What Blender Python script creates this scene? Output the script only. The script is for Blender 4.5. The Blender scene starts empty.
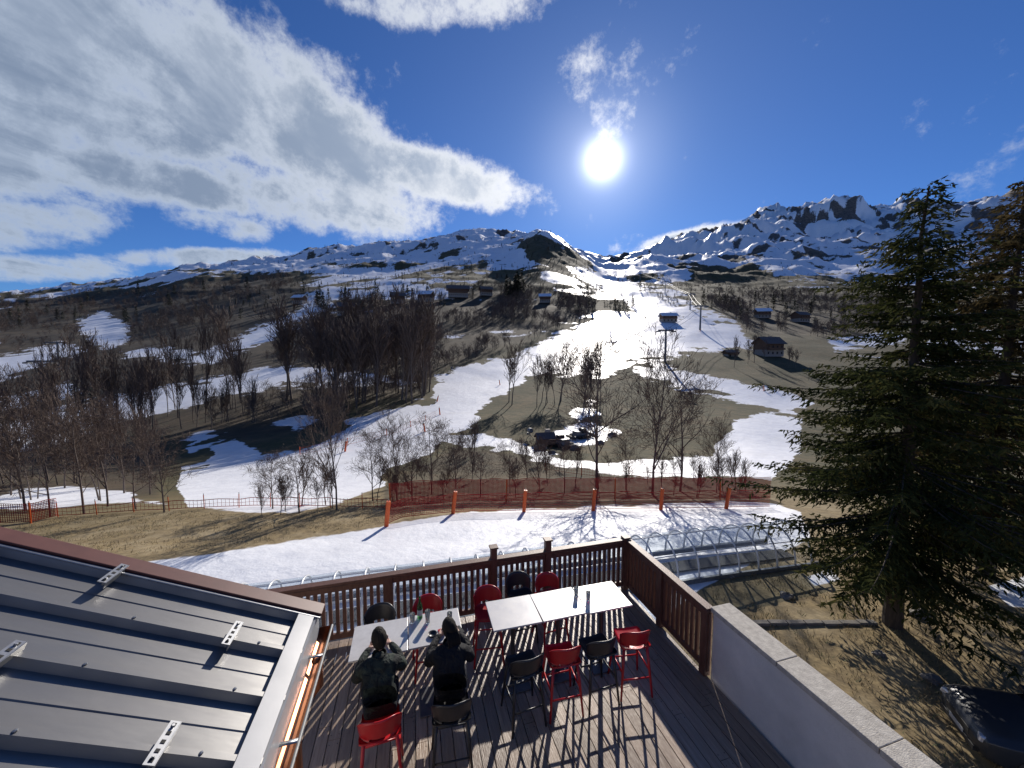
import bpy, math, random
import numpy as np
from mathutils import Vector, Matrix
random.seed(7); np.random.seed(7)
rad=math.radians
scene=bpy.context.scene
CAMZ=4.7; P=rad(4.5); F=370.0; TP=math.tan(P); CP=math.cos(P)

# ------------------------------------------------------------------ materials
def newmat(name):
    m=bpy.data.materials.new(name); m.use_nodes=True
    nt=m.node_tree; b=nt.nodes["Principled BSDF"]
    return m,nt,b
def mat(name,c1,c2=None,rough=0.6,metal=0.0,scale=8.0,bump=0.0,bscale=None,stretch=None,detail=3,spec=None,coat=0,rvar=0):
    m,nt,b=newmat(name)
    b.inputs['Roughness'].default_value=rough; b.inputs['Metallic'].default_value=metal
    if spec is not None: b.inputs['Specular IOR Level'].default_value=spec
    if coat: b.inputs['Coat Weight'].default_value=coat
    tc=nt.nodes.new('ShaderNodeTexCoord'); mp=nt.nodes.new('ShaderNodeMapping')
    nt.links.new(tc.outputs['Object'],mp.inputs['Vector'])
    if stretch: mp.inputs['Scale'].default_value=stretch
    n=nt.nodes.new('ShaderNodeTexNoise'); n.inputs['Scale'].default_value=scale; n.inputs['Detail'].default_value=detail
    n.inputs['Roughness'].default_value=0.65
    nt.links.new(mp.outputs['Vector'],n.inputs['Vector'])
    if c2 is None: c2=tuple(x*0.8 for x in c1)
    r=nt.nodes.new('ShaderNodeValToRGB')
    r.color_ramp.elements[0].position=0.3; r.color_ramp.elements[1].position=0.7
    r.color_ramp.elements[0].color=(*c1,1); r.color_ramp.elements[1].color=(*c2,1)
    nt.links.new(n.outputs['Fac'],r.inputs['Fac']); nt.links.new(r.outputs['Color'],b.inputs['Base Color'])
    if rvar:
        q=nt.nodes.new('ShaderNodeMapRange');nt.links.new(n.outputs['Fac'],q.inputs[0]);q.inputs[1].default_value=.3;q.inputs[2].default_value=.7;q.inputs[3].default_value=rough-rvar;q.inputs[4].default_value=rough+rvar;nt.links.new(q.outputs[0],b.inputs['Roughness'])
    if bump>0:
        n2=nt.nodes.new('ShaderNodeTexNoise'); n2.inputs['Scale'].default_value=bscale or scale*3; n2.inputs['Detail'].default_value=2
        nt.links.new(mp.outputs['Vector'],n2.inputs['Vector'])
        bp=nt.nodes.new('ShaderNodeBump'); bp.inputs['Strength'].default_value=bump; bp.inputs['Distance'].default_value=0.02
        nt.links.new(n2.outputs['Fac'],bp.inputs['Height']); nt.links.new(bp.outputs['Normal'],b.inputs['Normal'])
    return m

# ------------------------------------------------------------------ mesh builder
class MB:
    def __init__(s): s.v=[]; s.f=[]; s.m=[]
    def face(s,pts,mi=0):
        k=len(s.v); s.v+= [tuple(p) for p in pts]; s.f.append(tuple(range(k,k+len(pts)))); s.m.append(mi)
    def box(s,c,d,mi=0,M=None,tap=1.0):
        cx,cy,cz=c; dx,dy,dz=d[0]/2,d[1]/2,d[2]/2; k=len(s.v)
        for z,t in((-dz,1.0),(dz,tap)):
            for x,y in((-dx,-dy),(dx,-dy),(dx,dy),(-dx,dy)):
                p=Vector((x*t,y*t,z))
                if M is not None: p=M@p
                s.v.append((p.x+cx,p.y+cy,p.z+cz))
        for q in((0,3,2,1),(4,5,6,7),(0,1,5,4),(1,2,6,5),(2,3,7,6),(3,0,4,7)):
            s.f.append(tuple(k+i for i in q)); s.m.append(mi)
    def beam(s,p0,p1,w,h,mi=0,up=(0,0,1)):
        p0=Vector(p0);p1=Vector(p1);d=(p1-p0);L=d.length
        if L<1e-6:return
        d/=L; u=Vector(up); r=d.cross(u)
        if r.length<1e-4: r=d.cross(Vector((0,1,0)))
        r.normalize(); u=r.cross(d)
        k=len(s.v)
        for p in(p0,p1):
            for a,b in((-1,-1),(1,-1),(1,1),(-1,1)):
                q=p+r*(a*w/2)+u*(b*h/2); s.v.append(tuple(q))
        for q in((0,1,2,3),(4,7,6,5),(0,4,5,1),(1,5,6,2),(2,6,7,3),(3,7,4,0)):
            s.f.append(tuple(k+i for i in q)); s.m.append(mi)
    def tube(s,pts,rs,n=6,mi=0,cap=True):
        pts=[Vector(p) for p in pts]; k=len(s.v); N=len(pts)
        if not hasattr(rs,'__len__'): rs=[rs]*N
        for i,p in enumerate(pts):
            d=(pts[min(i+1,N-1)]-pts[max(i-1,0)])
            if d.length<1e-9:d=Vector((0,0,1))
            d.normalize(); a=Vector((0,0,1)) if abs(d.z)<0.9 else Vector((1,0,0))
            r=d.cross(a).normalized(); u=r.cross(d)
            for j in range(n):
                t=2*math.pi*j/n; q=p+(r*math.cos(t)+u*math.sin(t))*rs[i]; s.v.append(tuple(q))
        for i in range(N-1):
            for j in range(n):
                a=k+i*n+j;b=k+i*n+(j+1)%n
                s.f.append((a,b,b+n,a+n)); s.m.append(mi)
        if cap and n>3:
            s.f.append(tuple(k+j for j in range(n))[::-1]); s.m.append(mi)
            s.f.append(tuple(k+(N-1)*n+j for j in range(n))); s.m.append(mi)
    def lathe(s,prof,c=(0,0,0),n=20,mi=0,axis='z'):
        k=len(s.v)
        for r,z in prof:
            for j in range(n):
                t=2*math.pi*j/n; x,y=r*math.cos(t),r*math.sin(t)
                p=(x,y,z) if axis=='z' else (x,z,y)
                s.v.append((p[0]+c[0],p[1]+c[1],p[2]+c[2]))
        for i in range(len(prof)-1):
            for j in range(n):
                a=k+i*n+j;b=k+i*n+(j+1)%n
                s.f.append((a,b,b+n,a+n)); s.m.append(mi)
    def mesh(s,name,mats,smooth=False):
        me=bpy.data.meshes.new(name); me.from_pydata(s.v,[],s.f)
        for m in mats: me.materials.append(m)
        me.polygons.foreach_set('material_index',s.m)
        if smooth: me.polygons.foreach_set('use_smooth',[True]*len(s.f))
        me.update(); return me
    def build(s,name,mats,parent=None,smooth=False,M=None,bevel=0):
        o=bpy.data.objects.new(name,s.mesh(name,mats,smooth)); scene.collection.objects.link(o)
        if parent: o.parent=parent
        elif M is not None: o.matrix_world=M
        if bevel:
            b=o.modifiers.new('bev','BEVEL'); b.width=bevel; b.segments=2; b.limit_method='ANGLE'
        return o
def empty(name,M=None,parent=None):
    o=bpy.data.objects.new(name,None); scene.collection.objects.link(o); o.empty_display_size=0.2
    if parent:o.parent=parent
    if M is not None:o.matrix_world=M
    return o
def TM(x,y,z,rz=0,s=1): return Matrix.Translation((x,y,z))@Matrix.Rotation(rz,4,'Z')@Matrix.Scale(s,4)

# ------------------------------------------------------------------ noise
def _h(ix,iy,seed):
    v=np.sin(ix*127.1+iy*311.7+seed*74.7)*43758.5453
    return v-np.floor(v)
def vn(x,y,seed=0):
    ix=np.floor(x);iy=np.floor(y);fx=x-ix;fy=y-iy
    fx=fx*fx*(3-2*fx);fy=fy*fy*(3-2*fy)
    a=_h(ix,iy,seed);b=_h(ix+1,iy,seed);c=_h(ix,iy+1,seed);d=_h(ix+1,iy+1,seed)
    return (a*(1-fx)+b*fx)*(1-fy)+(c*(1-fx)+d*fx)*fy
def fbm(x,y,o=5,seed=0):
    s=0;a=0.5;t=0
    for i in range(o):
        s=s+a*vn(x,y,seed+i);t+=a;x=x*2.03+17.3;y=y*2.03-9.1;a*=0.5
    return s/t
def ridged(x,y,o=6,seed=0):
    s=0;a=0.5;t=0
    for i in range(o):
        s=s+a*(1-np.abs(2*vn(x,y,seed+i)-1));t+=a;x=x*2.07+5.3;y=y*2.07-3.1;a*=0.52
    return s/t
def sstep(a,b,x):
    t=np.clip((x-a)/(b-a),0,1); return t*t*(3-2*t)

# ------------------------------------------------------------------ terrain height
def t_of(py): return math.tan(math.atan((384-py)/F)-P)
Yk=[3,10,16,24,30,45,70,110,160,230,330,500,800,1200,1800,2600,3400,5000]
cols={
-300:[520,505,480,455,430,400,370,350,330,310,300,296,298,300],
0:   [526,511,487,462,437,407,377,350,330,312,302,300,298,297],
70:  [524,509,487,462,435,402,372,348,327,306,295,292,296,297],
130: [520,506,485,462,430,395,365,345,325,302,286,288,293,297],
190: [518,504,484,458,425,390,362,340,318,293,273,275,286,294],
260: [515,502,482,455,420,385,358,335,310,285,266,268,280,290],
330: [514,501,481,452,416,383,356,331,304,279,258,253,268,280],
400: [513,500,480,450,412,382,355,328,300,275,255,247,262,275],
440: [513,500,480,450,412,382,355,328,300,274,252,240,256,270],
490: [513,500,478,448,412,382,355,328,300,272,250,233,250,265],
520: [513,500,478,448,411,381,354,327,300,270,246,237,252,264],
540: [513,500,478,448,410,380,352,325,300,264,236,243,254,262],
570: [513,500,478,448,410,379,350,323,300,270,252,254,258,262],
600: [513,500,477,446,408,376,348,322,302,283,272,265,262,264],
640: [513,500,477,446,408,375,346,321,302,286,272,262,256,252],
690: [513,500,477,446,408,374,345,320,302,288,272,258,240,232],
725: [513,500,477,446,408,374,346,322,304,289,274,256,228,221],
760: [513,500,477,446,408,374,347,325,305,290,275,252,219,207],
800: [513,500,477,447,409,376,348,327,307,290,273,250,221,214],
850: [513,500,477,448,410,378,350,328,308,290,270,248,216,202],
885: [514,500,477,448,410,378,350,328,308,290,268,246,220,213],
940: [515,500,477,448,410,378,350,328,308,290,265,242,218,209],
1024:[517,500,478,450,412,380,350,328,305,285,260,232,202,185],
1300:[520,502,480,452,415,382,352,330,305,285,262,238,205,187]}
cpx=sorted(cols)
cth=np.array([math.atan((p-512)/F) for p in cpx])
ZT=[]
for p in cpx:
    z=[-4.6,-4.6,-4.75]
    for Y,py in zip(Yk[3:17],cols[p]): z.append(CAMZ+Y*t_of(py))
    z.append(z[-1]*0.75)
    ZT.append(z)
ZT=np.array(ZT)
TH=np.linspace(cth[0],cth[-1],360); LY=np.linspace(math.log(3),math.log(5000),360)
Z1=np.array([np.interp(LY,np.log(Yk),r) for r in ZT])
Z2=np.array([np.interp(TH,cth,Z1[:,j]) for j in range(len(LY))]).T
def gsm(A,ax,sg):
    k=np.exp(-0.5*(np.arange(-3*sg,3*sg+1)/sg)**2);k/=k.sum();n=len(k)//2
    pad=[(0,0),(0,0)];pad[ax]=(n,n);B=np.pad(A,pad,mode='edge')
    return np.apply_along_axis(lambda m:np.convolve(m,k,mode='valid'),ax,B)
YY=np.exp(LY)[None,:]
R=(Z2-CAMZ)/YY
R=gsm(gsm(R,1,4),0,2)
def HT(x,y):
    x=np.asarray(x,float);y=np.asarray(y,float)
    th=np.arctan2(x,y);r=np.hypot(x,y)
    lim=rad(64)
    Y=r*np.cos(np.clip(np.abs(th),0,lim));Y=np.clip(Y,3,4999)
    def samp(tt):
        tt=np.clip(tt,TH[0],TH[-1])
        u=(tt-TH[0])/(TH[-1]-TH[0])*(len(TH)-1.001);v=(np.log(Y)-LY[0])/(LY[-1]-LY[0])*(len(LY)-1.001)
        i=u.astype(int);j=v.astype(int);fu=u-i;fv=v-j
        return (R[i,j]*(1-fu)+R[i+1,j]*fu)*(1-fv)+(R[i,j+1]*(1-fu)+R[i+1,j+1]*fu)*fv
    a=samp(th)
    w=0.5*sstep(rad(75),math.pi,np.abs(th))
    a=a*(1-w)+samp(-th)*w
    z=CAMZ+a*Y
    near=1-sstep(14,20,Y)
    z=z*(1-near)+near*np.where(Y<20,-4.6-0.15*sstep(12,20,Y),z)
    z=z+0.10*(fbm(x/3,y/3,4,3)-0.5)*sstep(8,14,r)
    z=z+(fbm(x/40,y/40,4,9)-0.5)*np.clip(Y*0.012,0,8)*sstep(25,60,Y)
    far=sstep(450,1300,Y)
    z=z+far*(ridged(x/300,y/300,6,21)-0.62)*(45+75*sstep(500,1600,Y))
    z=z+far*(ridged(x/90,y/90,4,27)-0.62)*13
    bb=x/np.maximum(y,1)
    rt=sstep(0.25,0.55,bb)*sstep(1300,2300,Y)
    z=z+rt*((ridged(x/600,y/600,7,31)-0.62)*300+(ridged(x/210,y/210,5,36)-0.62)*140)
    knob=np.exp(-((bb-0.085)/0.055)**2)*np.exp(-((Y-1150)/200)**2)
    z=z+knob*(ridged(x/110,y/110,5,41)-0.40)*60
    return z
def proj(x,y,z):
    Y=np.maximum(y,0.01);t=(z-CAMZ)/Y;q=1-t*TP
    return 512+F*(x/Y)/(CP*q),384-F*(t+TP)/q
def hit(px,py,y0=14,y1=4000):
    t=t_of(py);b=(px-512)/F*CP*(1-t*TP)
    Ys=np.geomspace(y0,y1,1200);z=HT(b*Ys,Ys);zr=CAMZ+t*Ys
    k=np.argmax(z>=zr) if (z>=zr).any() else len(Ys)-1
    Y=Ys[k];return float(b*Y),float(Y),float(z[k])
def at(px,Y):
    x=(px-512)/F*Y*1.01
    return float(x),float(Y),float(HT(x,Y))

# ------------------------------------------------------------------ snow cover map (polygons surveyed on the hillside)
def sdf(poly,X,Yp):
    d=np.full(X.shape,1e9);ins=np.zeros(X.shape,bool);n=len(poly)
    for i in range(n):
        x0,y0=poly[i];x1,y1=poly[(i+1)%n];ex,ey=x1-x0,y1-y0
        wx,wy=X-x0,Yp-y0;h=np.clip((wx*ex+wy*ey)/(ex*ex+ey*ey+1e-9),0,1)
        d=np.minimum(d,np.hypot(wx-ex*h,wy-ey*h))
        c=((y0>Yp)!=(y1>Yp))&(X<(x1-x0)*(Yp-y0)/((y1-y0) if y1!=y0 else 1e-9)+x0);ins^=c
    return np.where(ins,d,-d)
SN=[
[(60,575),(105,568),(290,541),(380,526),(470,512),(600,506),(765,500),(800,512),(812,540),(760,560),(700,590),(640,640),(300,760),(60,700)],
[(190,510),(178,486),(183,466),(205,462),(212,446),(235,440),(262,455),(300,452),(345,432),(350,415),(400,405),(432,398),(437,378),(470,366),(520,352),(560,335),(596,324),(604,316),(735,320),(745,338),(775,345),(700,352),(640,362),(600,377),(535,374),(505,392),(482,408),(474,432),(440,440),(430,452),(400,465),(382,485),(340,503),(290,514)],
[(440,432),(475,430),(540,450),(600,462),(745,458),(750,468),(700,477),(620,475),(540,463),(445,441)],
[(636,360),(690,372),(740,383),(790,393),(812,404),(792,414),(730,400),(680,388),(632,373)],
[(712,474),(716,445),(733,422),(765,411),(800,420),(800,452),(770,480)],
[(568,268),(600,268),(640,284),(668,298),(712,312),(735,322),(640,322),(625,300),(590,285)],
[(76,322),(105,310),(130,326),(128,340),(105,350),(85,338)],
[(-40,366),(0,358),(62,342),(88,350),(30,370),(0,384),(-40,392)],
[(-80,440),(0,424),(100,398),(200,382),(270,368),(340,369),(430,385),(340,388),(270,388),(140,416),(60,444),(-80,468)],
[(180,363),(240,335),(290,315),(328,296),(334,306),(290,331),(215,363)],
[(298,296),(324,290),(330,306),(305,311)],
[(140,347),(198,351),(198,363),(115,356)],
[(-20,400),(70,383),(82,392),(0,412)],
[(178,442),(205,430),(238,432),(220,442),(190,452)],[(270,424),(300,416),(318,420),(296,430)],
[(-60,500),(30,488),(120,492),(175,505),(100,508),(-60,512)],
[(806,577),(830,568),(842,580),(815,586)],
[(985,585),(1050,570),(1100,610),(1010,608)],
[(568,414),(590,402),(612,410),(604,421),(578,424)],[(552,434),(585,422),(618,430),(604,442),(566,446)],
[(830,340),(900,330),(905,342),(835,350)],
]
def paint(x,y,z):
    px,py=proj(x,y,z)
    s=np.full(px.shape,-1.0)
    for p in SN: s=np.maximum(s,np.clip(sdf(p,px,py)/8,-1,1))
    s=np.where(y>6,s,-1)
    r=np.hypot(x,y)
    n1=fbm(x/22,y/22,5,51);n2=fbm(x/90,y/90,5,61);n3=fbm(x/12,y/12,4,71);n4=fbm(x/5,y/5,4,73)
    s=s-np.where((r>35)&(s<0.85),0.9*sstep(0.54,0.74,n3),0)
    s=np.where((r>35)&(s>-1.6),s+(n4-.5)*1.0+.12,s)
    alt=sstep(30,300,z)
    hs=(n2-0.58)*6+alt*1.6+(n1-0.5)*3
    hs=np.where(r>280,hs,-1)
    hs=np.where(px<300,hs-0.7,hs)
    hs=hs-1.1*(sdf([(0,292),(130,286),(270,272),(330,300),(440,300),(560,300),(600,318),(430,372),(270,368),(100,398),(0,425)],px,py)>0)*(1-0.45*alt)
    hs=hs-1.8*sstep(-6,6,sdf([(668,286),(720,268),(900,285),(940,330),(900,360),(780,350),(735,330),(700,304)],px,py))
    hi=sstep(150,420,z)
    mt=(0.56-fbm(x/45,y/45,5,81))*7+0.5
    mt=np.where(px>610,(0.60-ridged(x/150,y/150,6,91)*0.9)*8+(fbm(x/60,y/60,4,95)-.5)*4+.6,mt)
    hs=hs*(1-hi)+mt*hi
    kn=sdf([(516,240),(540,228),(562,240),(594,268),(570,274),(528,264)],px,py)
    hs=np.where(kn>0,hs-np.clip(kn/3,0,2.5),hs)
    dk=sdf([(690,262),(730,250),(800,288),(900,300),(900,330),(760,320),(715,302),(680,285)],px,py)
    hs=np.where(dk>0,hs-np.clip(dk/6,0,2.2),hs)
    lt=sdf([(640,256),(690,236),(735,232),(725,252),(680,254),(650,262)],px,py)
    hs=np.where(lt>0,hs+1.5,hs)
    s=np.maximum(s,np.clip(hs,-1,1))
    forest=np.clip(sdf([(-300,310),(130,285),(270,268),(330,285),(520,285),(600,300),(596,322),(560,333),(437,376),(430,398),(345,412),(345,430),(250,447),(170,440),(160,500),(-300,520)],px,py)/10,0,1)
    forest=np.maximum(forest,np.clip(sdf([(690,290),(900,290),(900,345),(740,335)],px,py)/8,0,0.8))
    forest=np.maximum(forest,np.clip(sdf([(455,445),(640,470),(760,475),(760,505),(380,512),(382,485)],px,py)/6,0,0.75))
    rock=sstep(220,500,z)
    dry=np.clip(1-sstep(26,60,r),0,1)
    return np.clip(s,-1,1),forest,rock,dry
def build_terrain():
    a=np.concatenate([np.radians(np.linspace(-180,-64,60,endpoint=False)),np.radians(np.linspace(-64,64,820,endpoint=False)),np.radians(np.linspace(64,180,60))])
    r=np.geomspace(4.0,7500,500)
    A,Rr=np.meshgrid(a,r,indexing='ij')
    x=Rr*np.sin(A);y=Rr*np.cos(A);z=HT(x.ravel(),y.ravel()).reshape(x.shape)
    n,m=x.shape
    co=np.stack([x,y,z],-1).reshape(-1,3)
    I,J=np.meshgrid(np.arange(n-1),np.arange(m-1),indexing='ij')
    k=(I*m+J).ravel()
    fc=np.stack([k,k+1,k+m+1,k+m],-1)
    me=bpy.data.meshes.new('ground')
    me.vertices.add(len(co));me.vertices.foreach_set('co',co.ravel())
    me.loops.add(len(fc)*4);me.loops.foreach_set('vertex_index',fc.ravel())
    me.polygons.add(len(fc));me.polygons.foreach_set('loop_start',np.arange(len(fc))*4)
    try: me.polygons.foreach_set('loop_total',np.full(len(fc),4))
    except Exception: pass
    me.polygons.foreach_set('use_smooth',np.ones(len(fc),bool))
    me.update(calc_edges=True)
    s,fo,ro,dr=paint(co[:,0],co[:,1],co[:,2])
    for nm,ar in(('snow',s),('forest',fo),('rock',ro),('dry',dr)):
        at_=me.attributes.new(nm,'FLOAT','POINT');at_.data.foreach_set('value',ar.astype(np.float32))
    o=bpy.data.objects.new('ground',me);scene.collection.objects.link(o)
    return o,co,s,fo
def ground_mat():
    m,nt,b=newmat('alpine_ground');N=nt.nodes;L=nt.links
    def attr(n):
        a=N.new('ShaderNodeAttribute');a.attribute_name=n;return a.outputs['Fac']
    geo=N.new('ShaderNodeNewGeometry')
    def noise(sc,det=6,ro=0.6):
        n=N.new('ShaderNodeTexNoise');n.inputs['Scale'].default_value=sc;n.inputs['Detail'].default_value=det;n.inputs['Roughness'].default_value=ro
        L.new(geo.outputs['Position'],n.inputs['Vector']);return n.outputs['Fac']
    def mth(op,a,c=None,d=None,clamp=False):
        q=N.new('ShaderNodeMath');q.operation=op;q.use_clamp=clamp
        for i,v in enumerate((a,c,d)):
            if v is None:continue
            if isinstance(v,(int,float)):q.inputs[i].default_value=v
            else:L.new(v,q.inputs[i])
        return q.outputs[0]
    def mr(v,a,c,lo=0,hi=1):
        q=N.new('ShaderNodeMapRange');q.interpolation_type='SMOOTHSTEP';L.new(v,q.inputs[0])
        q.inputs[1].default_value=a;q.inputs[2].default_value=c;q.inputs[3].default_value=lo;q.inputs[4].default_value=hi;return q.outputs[0]
    def mix(f,c1,c2):
        q=N.new('ShaderNodeMix');q.data_type='RGBA';L.new(f,q.inputs[0])
        for i,c in((6,c1),(7,c2)):
            if isinstance(c,tuple):q.inputs[i].default_value=(*c,1)
            else:L.new(c,q.inputs[i])
        return q.outputs[2]
    nb=noise(0.08,4,.7);ns=noise(2.5,4,.75);nm=noise(0.5,3,.65)
    field=mix(mr(nb,.35,.65),(.066,.060,.022),(.125,.092,.040))
    field=mix(mr(nm,.4,.7),field,(.046,.046,.018))
    dry=mix(mr(ns,.3,.7),(.30,.225,.11),(.15,.11,.058))
    dry=mix(mr(nm,.45,.7),dry,(.33,.26,.15))
    col=mix(attr('dry'),field,dry)
    fl=mix(mr(nb,.35,.65),(.046,.034,.021),(.092,.066,.038))
    fl=mix(mr(nm,.5,.75),fl,(.05,.048,.022))
    col=mix(attr('forest'),col,fl)
    rk=mix(mr(nb,.35,.65),(.08,.070,.065),(.16,.135,.115))
    col=mix(attr('rock'),col,rk)
    sn=mth('ADD',attr('snow'),mth('MULTIPLY',mth('SUBTRACT',nb,0.5),1.2))
    sn=mth('ADD',sn,mth('MULTIPLY',mth('SUBTRACT',nm,0.5),0.9))
    sf=mr(sn,-.06,.12)
    scol=mix(mr(nm,.35,.7),(.87,.88,.90),(.78,.79,.82))
    scol=mix(mr(nb,.5,.8),scol,(.73,.73,.73))
    scol=mix(mr(ns,.64,.88),scol,(.62,.62,.62))
    col=mix(sf,col,scol)
    L.new(col,b.inputs['Base Color'])
    L.new(mr(sf,0,1,.95,.5),b.inputs['Roughness']);b.inputs['Specular IOR Level'].default_value=0.35
    bp=N.new('ShaderNodeBump');bp.inputs['Strength'].default_value=0.5;bp.inputs['Distance'].default_value=0.35
    h=mth('ADD',mth('MULTIPLY',noise(.55,2,.6),0.6),mth('MULTIPLY',noise(3,2,.7),0.22))
    L.new(h,bp.inputs['Height']);L.new(bp.outputs['Normal'],b.inputs['Normal'])
    return m
ground,GC,GS,GF=build_terrain()
ground.data.materials.append(ground_mat())

# ------------------------------------------------------------------ common materials
M_wood=mat('deck_wood',(.26,.18,.125),(.42,.32,.235),rough=.40,scale=3,stretch=(9,.6,3),bump=.3,bscale=12,spec=.6)
nt=M_wood.node_tree;b_=nt.nodes['Principled BSDF']
tc=nt.nodes.new('ShaderNodeTexCoord');sx=nt.nodes.new('ShaderNodeSeparateXYZ');nt.links.new(tc.outputs['Object'],sx.inputs[0])
fm=nt.nodes.new('ShaderNodeMath');fm.operation='DIVIDE';fm.inputs[1].default_value=.148;nt.links.new(sx.outputs[0],fm.inputs[0])
fl=nt.nodes.new('ShaderNodeMath');fl.operation='FLOOR';nt.links.new(fm.outputs[0],fl.inputs[0])
wn=nt.nodes.new('ShaderNodeTexWhiteNoise');wn.noise_dimensions='1D';nt.links.new(fl.outputs[0],wn.inputs['W'])
mr_=nt.nodes.new('ShaderNodeMapRange');nt.links.new(wn.outputs['Value'],mr_.inputs[0]);mr_.inputs[3].default_value=.62;mr_.inputs[4].default_value=1.15
hs=nt.nodes.new('ShaderNodeHueSaturation');nt.links.new(mr_.outputs[0],hs.inputs['Value'])
src=b_.inputs['Base Color'].links[0].from_socket;nt.links.new(src,hs.inputs['Color']);nt.links.new(hs.outputs['Color'],b_.inputs['Base Color'])
M_rail=mat('rail_wood',(.10,.042,.028),(.17,.078,.05),rough=.5,scale=6,stretch=(4,4,1),bump=.2)
M_wall=mat('white_render',(.78,.75,.70),(.62,.60,.56),rough=.85,scale=2,bump=.35,bscale=60,detail=5)
M_cope=mat('coping_stone',(.62,.57,.48),(.40,.36,.30),rough=.8,scale=14,bump=.35,bscale=80)
M_metal=mat('roof_metal',(.24,.235,.225),(.14,.14,.145),rough=.42,metal=.55,scale=1.4,stretch=(1,3,1),rvar=.10,bump=.05,bscale=5)
M_galv=mat('galvanised',(.42,.42,.42),(.30,.31,.32),rough=.4,metal=.8,scale=20)
M_hoop=mat('hoop_white',(.72,.74,.76),(.58,.6,.62),rough=.3,metal=.1,scale=20)
M_trim=mat('verge_trim',(.095,.03,.022),(.13,.045,.032),rough=.5,scale=6)
M_copper=mat('copper',(.50,.20,.09),(.32,.13,.07),rough=.28,metal=.9,scale=7)
M_fascia=mat('fascia_white',(.44,.44,.44),(.32,.33,.34),rough=.35,scale=3)
M_dark=mat('dark_hole',(.02,.02,.02),(.015,.015,.015),rough=.8)
M_table=mat('table_top',(.64,.62,.59),(.52,.50,.48),rough=.36,scale=9,spec=.9,rvar=.06)
M_tmet=mat('table_steel',(.10,.10,.11),(.08,.08,.08),rough=.4,metal=.5)
M_red=mat('red_plastic',(.52,.016,.022),(.44,.012,.018),rough=.30,scale=4)
M_black=mat('black_plastic',(.02,.02,.022),(.03,.03,.032),rough=.35,scale=4)
M_bark=mat('bark',(.19,.15,.12),(.11,.085,.07),rough=.9,scale=6,stretch=(3,3,.6),detail=1)
M_twig=mat('twig',(.16,.110,.080),(.105,.074,.056),rough=.9,scale=2,detail=0)
M_fbark=mat('fir_bark',(.10,.075,.055),(.05,.038,.03),rough=.95,scale=5,stretch=(3,3,.5),bump=.6)
M_orange=mat('orange_pad',(.75,.12,.015),(.62,.09,.012),rough=.5)
M_net=mat('net_red',(.42,.025,.018),(.30,.018,.015),rough=.7)
M_steel=mat('lift_steel',(.20,.21,.22),(.13,.14,.15),rough=.5,metal=.5)
M_rub=mat('rubber',(.03,.03,.03),(.02,.02,.02),rough=.8)

def needle_mat(name,a,b,c):
    m,nt,bb=newmat(name)
    g=nt.nodes.new('ShaderNodeNewGeometry');r=nt.nodes.new('ShaderNodeValToRGB')
    r.color_ramp.elements[0].color=(*a,1);r.color_ramp.elements[1].color=(*c,1)
    e=r.color_ramp.elements.new(.55);e.color=(*b,1)
    n=nt.nodes.new('ShaderNodeTexNoise');n.inputs['Scale'].default_value=.9;n.inputs['Detail'].default_value=1
    tc=nt.nodes.new('ShaderNodeTexCoord');nt.links.new(tc.outputs['Object'],n.inputs['Vector'])
    mx=nt.nodes.new('ShaderNodeMath');mx.operation='MULTIPLY_ADD';mx.inputs[1].default_value=.45
    nt.links.new(g.outputs['Random Per Island'],mx.inputs[0])
    m2=nt.nodes.new('ShaderNodeMath');m2.operation='MULTIPLY_ADD';m2.inputs[1].default_value=1.6;m2.inputs[2].default_value=-.55
    nt.links.new(n.outputs['Fac'],m2.inputs[0]);nt.links.new(m2.outputs[0],mx.inputs[2])
    nt.links.new(mx.outputs[0],r.inputs['Fac'])
    df=nt.nodes.new('ShaderNodeBsdfDiffuse');nt.links.new(r.outputs['Color'],df.inputs['Color'])
    tr=nt.nodes.new('ShaderNodeBsdfTranslucent');nt.links.new(r.outputs['Color'],tr.inputs['Color'])
    ms=nt.nodes.new('ShaderNodeMixShader');ms.inputs[0].default_value=.30
    nt.links.new(df.outputs[0],ms.inputs[1]);nt.links.new(tr.outputs[0],ms.inputs[2])
    nt.links.new(ms.outputs[0],nt.nodes['Material Output'].inputs['Surface'])
    nt.nodes.remove(bb)
    return m
M_need=needle_mat('fir_needles',(.022,.030,.012),(.052,.060,.022),(.14,.125,.042))
M_need2=needle_mat('spruce_needles',(.045,.038,.018),(.085,.065,.03),(.15,.11,.05))
M_needd=mat('distant_conifer',(.018,.026,.015),(.04,.048,.025),rough=.8,scale=1.5,detail=0)

# ------------------------------------------------------------------ deck frame
RZ=rad(15.4)
DM=TM(2.30,7.13,0,RZ)
mb=MB()
w=.148
for i in range(0,66):
    a=-i*w-.07
    y=0.05
    while y>-10:
        L=random.choice([2.4,3.0,3.6]) if y<0 else random.uniform(1.2,3.6)
        y2=max(y-L,-10)
        mb.box((a,(y+y2)/2,-.014+random.uniform(-.0015,.0015)),(w-.010,(y-y2)-.006,.028))
        for yy in (y-.06,y2+.06):
            for q in(-.045,.045): mb.box((a+q,yy,.0018),(.009,.009,.002),1)
        y=y2
deck=mb.build('timber_deck',[M_wood,M_dark],M=DM)
mb=MB()
for k in range(0,22): mb.box((-4.9,-k*.46,-.10),(9.7,.06,.14))
o=mb.build('deck_joists',[M_rail],M=DM)
mb=MB();mb.box((-4.9,-5.0,-2.45),(9.7,9.8,4.4),0)
for k in range(4):
    a=-8.4+k*2.3
    mb.box((a,-.09,-2.3),(1.1,.04,1.3),1);mb.box((a,-.075,-2.3),(.06,.05,1.3),2);mb.box((a,-.06,-3.0),(1.3,.1,.08),2)
terr=mb.build('terrace_base_building',[M_wall,M_dark,M_rail],M=DM)
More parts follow.
